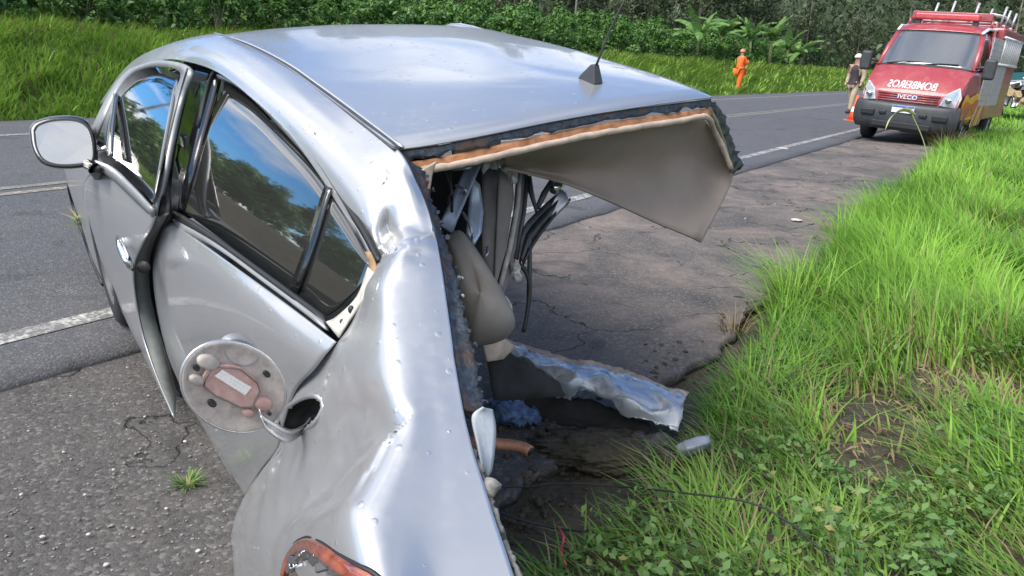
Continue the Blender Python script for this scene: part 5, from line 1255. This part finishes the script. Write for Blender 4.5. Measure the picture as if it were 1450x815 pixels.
def blades(base, h, lean_dir, lean, width, tone, segs=3):
    """curved tapering grass blades; arrays of n"""
    n = len(base); t = np.linspace(0, 1, segs + 1)
    side = np.stack([-lean_dir[:, 1], lean_dir[:, 0], np.zeros(n)], 1)
    V = np.zeros((n, (segs + 1) * 2, 3)); 
    for i, u_ in enumerate(t):
        off = lean * u_ ** 1.8; zz = h * (u_ - .28 * (lean / np.maximum(h, 1e-3)).clip(0, 1.6) * u_ ** 2.6)
        c_ = base.copy(); c_[:, 0] += lean_dir[:, 0] * off; c_[:, 1] += lean_dir[:, 1] * off; c_[:, 2] += zz
        wv = (width * (1 - u_ ** 1.6) * .5 + .0004)[:, None] * side
        V[:, 2 * i] = c_ - wv; V[:, 2 * i + 1] = c_ + wv
    k = (segs + 1) * 2; F = []
    for i in range(segs): F.append(np.array([2 * i, 2 * i + 1, 2 * i + 3, 2 * i + 2]))
    F = np.array(F); FF = (np.arange(n)[:, None, None] * k + F[None]).reshape(-1, 4)
    return V.reshape(-1, 3), FF, np.repeat(tone, segs)
def cloud_leaves(C, Nrm, size, tone, asp=.5, rs=nrs):
    """small pointed leaves (rhombus of two folded tris as quad) at C facing roughly Nrm"""
    n = len(C); r_ = rs.normal(size=(n, 3)); a_ = np.cross(Nrm, r_); a_ /= np.linalg.norm(a_, axis=1, keepdims=True) + 1e-9
    b_ = np.cross(Nrm, a_); sz = size[:, None]
    V = np.stack([C - a_ * sz * .5, C + b_ * sz * asp * .5 - a_ * sz * .05 + Nrm * sz * .08, C + a_ * sz * .5 - Nrm * sz * .10, C - b_ * sz * asp * .5 - a_ * sz * .05 + Nrm * sz * .08], 1)
    F = np.arange(n * 4).reshape(n, 4); return V.reshape(-1, 3), F, tone

M_GRASS = leaf_mat('verge_grass', (.085, .215, .020), (.235, .440, .050), .5, .35, (.26, .23, .09))
M_GRASSD = leaf_mat('trampled_grass', (.075, .175, .022), (.215, .360, .060), .6, .3, (.28, .22, .12))
M_GRASSF = leaf_mat('bank_grass', (.095, .205, .026), (.235, .375, .060), .6, .3, (.22, .19, .08))
M_WEED = leaf_mat('weed_leaf', (.05, .125, .030), (.150, .265, .070), .5, .3, (.30, .28, .10))
M_STRAW = leaf_mat('dry_straw', (.16, .12, .06), (.34, .27, .15), .8, .2)

def to_w(al, ac, z): return DV.x * al + NV.x * ac, DV.y * al + NV.y * ac, z
def visible(xy, margin=260):
    x, y = xy[:, 0], xy[:, 1]; zc = y * FW.y + (-CAM.z) * FW.z
    u_ = IW / 2 + FPX * (x * RT.x + y * RT.y - CAM.z * RT.z) / np.maximum(zc, .1); v_ = IH / 2 - FPX * (x * UP.x + y * UP.y - CAM.z * UP.z) / np.maximum(zc, .1)
    return (zc > .25) & (u_ > -margin) & (u_ < IW + margin) & (v_ < IH + 330)
def vn(x, y, s=1.0, seed=0.0): return np.array([mnoise.noise(Vector((a_ * s + seed, b_ * s, seed))) for a_, b_ in zip(x, y)])
def edge_ac(al): return np.interp(al, [-5, 1.7, 2.3, 3.2, 4.9, 8.2, 15, 35, 60], [-.80, -.83, -.82, -.88, -1.03, -1.12, -1.36, -1.5, -1.5])
def bare(x, y):
    """trampled brown patches in the verge"""
    c1 = np.array(tuple(Wz(1245, 600, 0))[:2]); c2 = np.array(tuple(Wz(1250, 660, .0))[:2]); c3 = np.array(tuple(Wz(1440, 340, 0))[:2]); c4 = np.array(tuple(Wz(1390, 560, 0))[:2])
    d = np.full(len(x), 9.0)
    for c_, r_ in ((c1, .40), (c2, .26), (c3, .6), (c4, .46)): d = np.minimum(d, np.hypot(x - c_[0], y - c_[1]) / r_)
    return d
def verge(name, al0, al1, ac1, dens, hmin, hmax, wd, label_kind, mat_pick, seed):
    rs = np.random.RandomState(seed); A = (al1 - al0) * (ac1 + 1.6); n = int(A * dens)
    al = rs.uniform(al0, al1, n); ac = rs.uniform(-1.6, ac1, n)
    e_ = edge_ac(al) + .10 * vn(al, al * 0, 2.3, 4.0) + .05 * vn(al, al * 0, 9.0, 2.0)
    ok = ac > e_ + np.abs(rs.normal(0, .03, n)); al, ac, e_ = al[ok], ac[ok], e_[ok]
    X, Y, _ = to_w(al, ac, 0); ok = visible(np.stack([X, Y], 1)); al, ac, X, Y, e_ = al[ok], ac[ok], X[ok], Y[ok], e_[ok]
    n = len(al); Z = np.array([gz(a_, b_) for a_, b_ in zip(ac, al)]) - .02
    cl = vn(X, Y, 1.7, 1.0); cl2 = vn(X, Y, 5.5, 6.0); b = bare(X, Y)
    # tall lush band beside the asphalt further on, shorter trampled growth near the camera
    near = np.clip((al - 2.2) / 1.6, 0, 1) * np.clip(1.7 - (ac - e_) / 1.2, .35, 1)
    keep = (rs.rand(n) < np.clip((b - .55) * 2.2, .06, 1)) & (rs.rand(n) < .55 + .5 * near + .5 * cl2)
    al, ac, X, Y, Z, cl, cl2, b, near = [q[keep] for q in (al, ac, X, Y, Z, cl, cl2, b, near)]; n = len(al)
    h = (hmin + (hmax - hmin) * rs.rand(n) ** 1.4) * (.42 + .62 * near) * (1 + .55 * cl + .35 * cl2) * np.clip(b, .35, 1)
    h = np.maximum(h, .03)
    # clumps lean together, mostly towards the road
    ang = 2.2 + 2.6 * vn(X, Y, 1.3, 11.0) + rs.normal(0, .75, n); ld = np.stack([np.cos(ang), np.sin(ang)], 1)
    lean = h * np.clip(rs.normal(.65, .3, n) + .5 * (1 - near), .05, 1.5)
    tone = np.clip(.45 + .5 * cl + .35 * cl2 + rs.normal(0, .17, n) - .12 * (1 - near), 0, .80)
    dry = (rs.rand(n) < .03 + .10 * (1 - near) + .45 * np.clip(1.25 - b, 0, 1)); tone[dry] = .97
    V, F, T = blades(np.stack([X, Y, Z], 1), h, ld, lean, wd * (.6 + .8 * rs.rand(n)), tone)
    o = mko(name, np_mesh(name, V, F, T, mat_pick)); tag(o, label_kind, 'grass', kind='stuff'); return o
verge('verge_grass', .3, 4.6, 3.4, 4800, .14, .36, .0075, 'trampled green grass on the near verge beside the wreck', M_GRASSD, 1)
verge('verge_grass', 2.6, 9.0, 6.0, 2300, .20, .42, .0100, 'tall bright green grass along the asphalt edge', M_GRASS, 2)
verge('verge_grass', 9.0, 22.0, 9.0, 520, .18, .34, .016, 'bright green grass on the verge beside the fire truck', M_GRASS, 3)
verge('verge_grass', 22.0, 70.0, 16.0, 90, .10, .24, .04, 'green grass on the distant verge beyond the fire truck', M_GRASS, 4)
# broad-leaved weeds and straw in the foreground
def weeds(name, n, box_al, box_ac, lf, size, mat, label, seed, zr=(.04, .22), only_bare=False, asp=.55):
    rs = np.random.RandomState(seed); al = rs.uniform(*box_al, n); ac = rs.uniform(*box_ac, n)
    ok = ac > edge_ac(al) + .06; al, ac = al[ok], ac[ok]; X, Y, _ = to_w(al, ac, 0); cl = vn(X, Y, 2.1, 33.0); b = bare(X, Y)
    ok = (visible(np.stack([X, Y], 1)) & (b < 1.5)) if only_bare else (visible(np.stack([X, Y], 1)) & (cl > -.05) & (b > .7))
    al, ac, X, Y = al[ok], ac[ok], X[ok], Y[ok]
    Cs, Ns, S, T = [], [], [], []
    for x, y, a_, c_ in zip(X, Y, al, ac):
        z0 = gz(c_, a_); k = rs.randint(*lf); hh = rs.uniform(*zr); tn = rs.rand()
        for i in range(k):
            th = rs.rand() * 6.28; r_ = rs.uniform(.01, .06); el = rs.uniform(.3, 1.0)
            Cs.append((x + r_ * math.cos(th), y + r_ * math.sin(th), z0 + hh * rs.uniform(.3, 1.0))); Ns.append((math.cos(th) * .5, math.sin(th) * .5, el)); S.append(size * rs.uniform(.5, 1.3)); T.append(np.clip(tn * .6 + rs.rand() * .4, 0, 1))
    Cs, Ns = np.array(Cs), np.array(Ns); Ns /= np.linalg.norm(Ns, axis=1, keepdims=True)
    V, F, T = cloud_leaves(Cs, Ns, np.array(S), np.array(T), asp, rs)
    o = mko(name, np_mesh(name, V, F, T, mat)); tag(o, label, 'weeds', kind='stuff')
weeds('low_weeds', 3600, (.4, 4.2), (-.8, 3.0), (8, 18), .030, M_WEED, 'small broad-leaved weeds among the trampled grass', 21)
weeds('dry_litter', 2600, (.4, 6.0), (-.8, 4.5), (5, 12), .055, M_STRAW, 'dry brown litter on the bare patches of the verge', 22, (.005, .05), True, .14)
weeds('dry_litter', 500, (1.0, 3.2), (-1.5, -.6), (2, 5), .05, M_STRAW, 'dry straw scattered on the dark soil by the wreck', 23, (.0, .02), False, .10)

# grass on the far bank
rs = np.random.RandomState(31)
Xs = []
for al0, al1, dens, wd, hh in ((-8, 16, 420, .032, .42), (16, 40, 170, .05, .5), (40, 120, 36, .11, .6)):
    n = int((al1 - al0) * 6.6 * dens); al = rs.uniform(al0, al1, n); ac = rs.uniform(-18.2, E_PAVE + .12, n)
    X, Y, _ = to_w(al, ac, 0); ok = visible(np.stack([X, Y], 1), 500); al, ac, X, Y = al[ok], ac[ok], X[ok], Y[ok]; n = len(al)
    Z = np.array([gz(a_, b_) for a_, b_ in zip(ac, al)]) - .03; cl = vn(X, Y, .55, 3.0); cl2 = vn(X, Y, 1.8, 8.0)
    h = hh * (.35 + .65 * rs.rand(n)) * (1 + .5 * cl + .5 * cl2) * np.clip((E_PAVE - ac) * 1.2 + .35, .35, 1); ang = 5.2 + 2 * cl2 + rs.normal(0, .9, n); ld = np.stack([np.cos(ang), np.sin(ang)], 1)
    tone = np.clip(.45 + .45 * cl + .4 * cl2 + rs.normal(0, .15, n), 0, .8); tone[rs.rand(n) < .05 + .12 * (ac < -15.2)] = .97
    V, F, T = blades(np.stack([X, Y, Z], 1), h, ld, h * rs.uniform(.3, 1.1, n), wd * (.6 + .8 * rs.rand(n)), tone)
    o = mko('bank_grass', np_mesh('bank_grass', V, F, T, M_GRASSF)); tag(o, 'tall green grass covering the bank across the road', 'grass', kind='stuff')

# coffee bushes along the top of the bank
M_BUSH = leaf_mat('bush_leaf', (.032, .085, .020), (.145, .285, .060), .42, .3)
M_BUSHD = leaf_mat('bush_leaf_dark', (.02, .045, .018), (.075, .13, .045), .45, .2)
M_BARK = plain('grey_bark', (.16, .14, .115), .9, 0, .3, 9, .4)
M_BARKP = plain('pale_bark', (.30, .265, .22), .85, 0, .3, 6, .3)
def bush_mesh(name, seed, n, rx, ry, hz, leaf, mat):
    rs = np.random.RandomState(seed); k = 60; cc = []
    for i in range(k):
        th = rs.rand() * 6.28; u_ = rs.rand() ** .5; z = rs.uniform(.12, 1.0); prof_ = math.sin(min(1, z * .95 + .15) * math.pi * .92) ** .6
        cc.append((rx * u_ * prof_ * math.cos(th), ry * u_ * prof_ * math.sin(th), hz * z * (1 - .15 * u_), rs.uniform(.16, .34), rs.rand()))
    cc = np.array(cc); w_ = rs.randint(0, k, n); d = rs.normal(size=(n, 3)); d /= np.linalg.norm(d, axis=1, keepdims=True)
    C_ = cc[w_, :3] + d * cc[w_, 3:4] * rs.rand(n)[:, None] ** .4; C_[:, 2] = np.maximum(C_[:, 2], .03)
    Nr = d + np.array([0, 0, .7]); Nr += rs.normal(0, .35, (n, 3)); Nr /= np.linalg.norm(Nr, axis=1, keepdims=True)
    tone = np.clip(cc[w_, 4] * .6 + rs.rand(n) * .4, 0, 1)
    V, F, T = cloud_leaves(C_, Nr, leaf * rs.uniform(.6, 1.3, n), tone, .48, rs); return np_mesh(name, V, F, T, mat)
def stem_mesh(name, seed, hz, r_, mat, k=4):
    rs = np.random.RandomState(seed); V, F = [], []
    for i in range(k):
        th = i * 6.28 / k + rs.rand(); e_ = (rs.uniform(.2, .5) * math.cos(th), rs.uniform(.2, .5) * math.sin(th))
        v_, f_ = tube_mesh([(0, 0, -.1), (e_[0] * .3, e_[1] * .3, hz * .35), (e_[0], e_[1], hz * .8)], [r_, r_ * .7, r_ * .3], 6); b = len(V)
        V += v_; F += [tuple(q + b for q in f) for f in f_]
    me = bpy.data.meshes.new(name); me.from_pydata([tuple(v_) for v_ in V], [], F); me.materials.append(mat); return me
BV = [(bush_mesh('foliage', 40 + i, 2600, 1.0 + .1 * i, 1.0, 1.75 + .1 * i, .17, M_BUSH), stem_mesh('stems', 60 + i, 1.5, .03, M_BARK)) for i in range(4)]
def put(name, meshes, loc, rz, sc, label, cat, group, parts=('foliage', 'stems')):
    r_ = empty(name, loc, (0, 0, rz), label, cat, group); r_.scale = (sc[0], sc[0], sc[1]) if hasattr(sc, '__len__') else (sc,) * 3
    for nm, me in zip(parts, meshes):
        o = bpy.data.objects.new(nm, me); COL.objects.link(o); o.parent = r_
    return r_
rb = random.Random(12)
def bush_row(ac, a0, a1, step, sc, label, group):
    al = a0
    while al < a1:
        c_ = ac + rb.uniform(-.35, .35); s_ = sc * rb.uniform(.85, 1.15)
        put('coffee_bush', BV[rb.randrange(4)], RW(al, c_, gz(c_, al) - .05), rb.random() * 6.28, (s_, s_ * rb.uniform(.9, 1.12)), label, 'bush', group)
        al += step * rb.uniform(.85, 1.15)
bush_row(-17.6, -7, 62, 1.75, .92, 'glossy green coffee bush in the front row along the bank top', 'coffee bushes in the front row')
bush_row(-20.4, -8, 70, 2.3, 1.15, 'taller coffee bush in the second row behind the bank top', 'coffee bushes in the second row')
bush_row(-24.0, -10, 90, 3.4, 1.35, 'dark coffee bush in the back row before the trees', 'coffee bushes in the back row')

# banana plants behind the orange coverall
M_BAN = leaf_mat('banana_leaf', (.075, .165, .035), (.17, .30, .075), .45, .35)
def banana_leaf(L_, wd, droop, split, seed):
    rs = np.random.RandomState(seed); n = 14; V, F, T = [], [], []
    for i in range(n):
        t0, t1 = i / n, (i + 1) / n * .995
        for sg in (-1, 1):
            if rs.rand() < split * .25: continue
            q = []
            for t, k in ((t0, 0), (t1, 0), (t1, 1), (t0, 1)):
                w_ = wd * math.sin(math.pi * min(1, t * .92 + .06)) ** .6 * k * (1 + .1 * rs.randn() * split)
                x = L_ * (t - .10 * t * t * droop); z = L_ * (.55 * t - droop * t * t) + .02 - w_ * .35 * k + (0.05 * rs.randn() * split * k); q.append((x - .12 * k, sg * w_, z))
            b = len(V); V += q; F.append((b, b + 1, b + 2, b + 3) if sg > 0 else (b + 3, b + 2, b + 1, b)); T.append(rs.uniform(.25, 1))
    return np_mesh('leaf', np.array(V), np.array(F), np.array(T), M_BAN)
BL = [banana_leaf(1.9 + .2 * i, .30, .35 + .13 * i, .5, 70 + i) for i in range(5)]
bc = []
for i, (px, ac, hh) in enumerate([(985, -16.9, 1.5), (1018, -17.6, 1.9), (1058, -17.3, 1.9), (1088, -16.7, 2.1), (1112, -17.6, 1.7), (1165, -18.0, 1.2), (1200, -18.6, 1.3)]):
    g_ = on_ground(px, ac); al = g_.dot(DV); lo_ = RW(al, ac, gz(ac, al))
    r_ = empty('banana_plant', lo_, (0, 0, rb.random() * 6), 'broad-leaved banana plant rising above the bushes behind the far verge', 'banana plant', 'banana plants behind the far verge')
    tube('stem', [(0, 0, -.2), (.03, 0, hh * .5), (.0, .03, hh)], [.14, .12, .08], plain('banana_stem', (.16, .17, .07), .7), r_, 8)
    for k in range(10):
        o = bpy.data.objects.new('leaf', BL[rb.randrange(5)]); COL.objects.link(o); o.parent = r_; o.location = (0, 0, hh - .08 * rb.random())
        o.rotation_euler = (0, rad(rb.uniform(-52, 5)), k * 2.4 + rb.random() * .5); o.scale = (rb.uniform(.75, 1.1),) * 3

# trees behind
M_TREE = leaf_mat('tree_leaf', (.036, .062, .030), (.125, .170, .075), .5, .2)
M_TREE2 = leaf_mat('tree_leaf_olive', (.058, .078, .046), (.165, .190, .105), .5, .2)
def tree_meshes(seed, H, r0, base, n, leaf, mat, spread, bark):
    rs = np.random.RandomState(seed); V, F = [], []
    def limb(path, r):
        v_, f_ = tube_mesh(path, r, 7); b = len(V); V.extend(v_); F.extend([tuple(q + b for q in f) for f in f_])
    bend = rs.normal(0, .35, 2)
    tp_ = [Vector((bend[0] * t ** 1.5 + .12 * math.sin(t * 7 + seed), bend[1] * t ** 1.5 + .1 * math.cos(t * 6 + seed), H * t - .2)) for t in np.linspace(0, 1, 9)]
    limb(tp_, [r0 * (1 - .8 * t) for t in np.linspace(0, 1, 9)]); cl = []
    for i in range(15):
        t = rs.uniform(base, .98); k = t * 8; a_ = tp_[int(k)].lerp(tp_[min(8, int(k) + 1)], k - int(k)); th = rs.rand() * 6.28; ln_ = spread * rs.uniform(.5, 1.1) * (1.15 - .6 * t)
        e_ = a_ + Vector((math.cos(th) * ln_, math.sin(th) * ln_, ln_ * rs.uniform(.25, .9))); md = a_.lerp(e_, .5) + Vector((0, 0, ln_ * .08))
        limb([a_, md, e_], [r0 * .35 * (1.1 - t), r0 * .2 * (1.1 - t), r0 * .06]); 
        for q in (md, e_, a_.lerp(e_, .8)): cl.append((*q, rs.uniform(.5, 1.1) * spread * .33, rs.rand()))
    cl = np.array(cl); w_ = rs.randint(0, len(cl), n); d = rs.normal(size=(n, 3)); d /= np.linalg.norm(d, axis=1, keepdims=True)
    C_ = cl[w_, :3] + d * cl[w_, 3:4] * rs.rand(n)[:, None] ** .5; Nr = d + rs.normal(0, .6, (n, 3)) + np.array([0, 0, .3]); Nr /= np.linalg.norm(Nr, axis=1, keepdims=True)
    v_, f_, t_ = cloud_leaves(C_, Nr, leaf * rs.uniform(.6, 1.4, n), np.clip(cl[w_, 4] * .6 + .4 * rs.rand(n), 0, 1), .42, rs)
    me = bpy.data.meshes.new('trunk'); me.from_pydata([tuple(q) for q in V], [], F); me.materials.append(bark); me.polygons.foreach_set('use_smooth', [True] * len(me.polygons))
    return np_mesh('crown', v_, f_, t_, mat), me
TV = [tree_meshes(90, 15, .16, .28, 4200, .34, M_TREE2, 3.0, M_BARKP), tree_meshes(91, 18, .18, .34, 4200, .34, M_TREE, 3.2, M_BARKP), tree_meshes(92, 13, .15, .18, 4200, .34, M_TREE, 3.4, M_BARK), tree_meshes(93, 8, .14, .10, 3600, .30, M_TREE2, 3.0, M_BARK)]
TL = ['slender olive-green tree with pale bark behind the coffee rows', 'tall dark tree with pale bare trunk behind the coffee rows', 'dark spreading tree with grey bark behind the coffee rows', 'low bushy olive tree branching near the ground behind the coffee rows']
for i in range(52):
    al = 8 + i * 2.0 + rb.uniform(-1.2, 1.2); ac = -rb.uniform(27, 41); k = rb.choice([0, 1, 1, 2, 2, 3, 3]); s_ = rb.uniform(.6, .92) * (1 + .35 * sstep(45, 75, al))
    put('tree', TV[k], RW(al, ac, gz(ac, al) - .1), rb.random() * 6.28, s_, TL[k], 'tree', ['olive trees with pale bark', 'tall pale-trunked trees', 'dark spreading trees', 'low olive trees'][k], ('crown', 'trunk'))
for i in range(16):
    al = rb.uniform(105, 135); ac = -22 + i * 4.4; k = rb.choice([1, 2, 2, 3]); s_ = rb.uniform(.9, 1.25)
    put('tree', TV[k], RW(al, ac, prof(ac) - .1), rb.random() * 6.28, s_, 'tree standing far along the road beyond the fire truck', 'tree', 'far trees beyond the fire truck', ('crown', 'trunk'))
# dense undergrowth and the wood behind as one mass
def mass(name, n, al_r, ac_r, z_r, leaf, mat, label, seed):
    rs = np.random.RandomState(seed); al = rs.uniform(*al_r, n); ac = rs.uniform(*ac_r, n); X, Y, _ = to_w(al, ac, 0)
    top = z_r[1] * (.75 + .35 * vn(al, ac, .09, 5.0) + .2 * vn(al, ac, .3, 2.0)); Z = np.array([prof(a_) for a_ in ac]) + rs.rand(n) ** .8 * np.maximum(top, 1.0) + z_r[0]
    Nr = rs.normal(size=(n, 3)) + np.array([NV.x, NV.y, .4]); Nr /= np.linalg.norm(Nr, axis=1, keepdims=True)
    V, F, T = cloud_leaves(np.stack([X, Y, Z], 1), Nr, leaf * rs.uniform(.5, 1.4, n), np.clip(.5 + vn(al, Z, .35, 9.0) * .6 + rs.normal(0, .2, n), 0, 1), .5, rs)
    o = mko(name, np_mesh(name, V, F, T, mat)); tag(o, label, 'woodland', kind='stuff')
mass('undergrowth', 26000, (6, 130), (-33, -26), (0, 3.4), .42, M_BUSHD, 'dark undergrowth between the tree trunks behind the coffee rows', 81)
mass('far_wood', 30000, (18, 190), (-66, -44), (0, 11), 1.0, M_TREE, 'dense dark wood closing the view behind the trees', 82)
mass('far_wood', 18000, (128, 150), (-45, 70), (0, 20), 1.0, M_TREE, 'dense dark wood where the road runs out of sight', 83)

hv = []
h_al, h_ac = seq(-120, 320, 44), [-46, -52, -60, -70, -85, -110]
for al in h_al:
    for i, ac in enumerate(h_ac): hv.append(RW(al, ac, prof(ac) - 1 + sstep(0, 60, al) * (1 + 1.1 * sstep(45, 90, al)) * [0, 5, 9.5, 13, 16, 17][i] * (1 + .25 * fbm(al * .03, ac * .03)) + 1.2 * fbm(al * .3, ac * .3)))
o = mk('hill', hv, grid_faces(len(h_al), len(h_ac)), plain('dark_forest_floor', (.022, .034, .016), .95, 0, .5, .35, .6)); tag(o, kind='structure')
hv = []; h_ac2, h_al2 = seq(-60, 120, 24), [146, 152, 162, 180]
for al_i, al in enumerate(h_al2):
    for ac in h_ac2: hv.append(RW(al, ac, prof(ac) - 1 + [0, 9, 17, 22][al_i] * (1 + .25 * fbm(al * .03, ac * .03)) + 1.2 * fbm(al * .3, ac * .3)))
o = mk('hill', hv, grid_faces(len(h_al2), len(h_ac2)), plain('dark_forest_floor', (.022, .034, .016), .95)); tag(o, kind='structure')
# single plants
def stalk():
    b = Wz(1316, 252, 0); tp_ = Wd(1291, 160, (b - CAM).dot(FW)); r_ = empty('tall_weed', (b.x, b.y, 0), (0, 0, 0), 'tall thin weed stalk with one bent pale leaf at the shoulder edge', 'weed')
    k = [Vector((0, 0, 0)), Vector(tp_ - b) * .5 + Vector((.05, 0, .02)), tp_ - b]; tube('stalk', spline(k, 6), [.009 - .0003 * i for i in range(13)], plain('weed_stalk', (.24, .26, .12), .7), r_, 6)
    dp = (b - CAM).dot(FW); lf = [(1296, 162), (1284, 155), (1270, 158), (1260, 168), (1254, 182)]; c_ = [Wd(a_, q, dp - .05 * i) - b for i, (a_, q) in enumerate(lf)]
    w_ = [.02, .05, .055, .04, .005]; up_ = Vector((.25, -.45, .55)); A_ = spline([tuple(p + up_ * w) for p, w in zip(c_, w_)], 5); B_ = spline([tuple(p - up_ * w) for p, w in zip(c_, w_)], 5)
    M_ = (A_ + B_) / 2 + np.array([0, 0, -.015]); grid_obj('bent_leaf', np.array([A_, M_, B_]), plain('pale_leaf', (.40, .42, .20), .6, 0, .2, 20), r_, .002, 0)
stalk()
def tuft(px, py, n, h, sp, mat, tone, label, seed, z=0.0, wd=.006):
    rs = np.random.RandomState(seed); b = Wz(px, py, z); a_ = rs.rand(n) * 6.28; ld = np.stack([np.cos(a_), np.sin(a_)], 1); rr_ = rs.rand(n) ** .5 * sp
    V, F, T = blades(np.stack([ld[:, 0] * rr_, ld[:, 1] * rr_, np.zeros(n)], 1), h * rs.uniform(.5, 1.1, n), ld, h * rs.uniform(.3, 1.2, n), np.full(n, wd), np.clip(rs.uniform(*tone, n), 0, 1))
    o = mko('grass_tuft', np_mesh('grass_tuft', V, F, T, mat)); o.location = b; tag(o, label, 'grass tuft'); return o
tuft(266, 688, 60, .05, .03, M_WEED, (.2, 1), 'small green weed tuft growing from the shoulder under the rear door', 5)
tuft(1338, 208, 160, .5, .35, M_STRAW, (.3, 1), 'dry straw-coloured grass clump beside the truck wheel', 6, wd=.02)
tuft(1040, 470, 40, .16, .08, M_STRAW, (.2, .9), 'thin dry grass clump on the broken asphalt edge', 7)
tuft(1180, 330, 50, .2, .1, M_STRAW, (.2, .9), 'dry grass wisps rooted in the cracked asphalt edge', 8)

q_ = tuft(112, 318, 26, .13, .02, M_WEED, (.6, 1), 'yellow-green grass tuft caught on the front wheel arch', 9, wd=.008)
q_.location = CM @ P(110, 312, y=.94); q_.rotation_euler = (rad(-100), rad(20), 0)
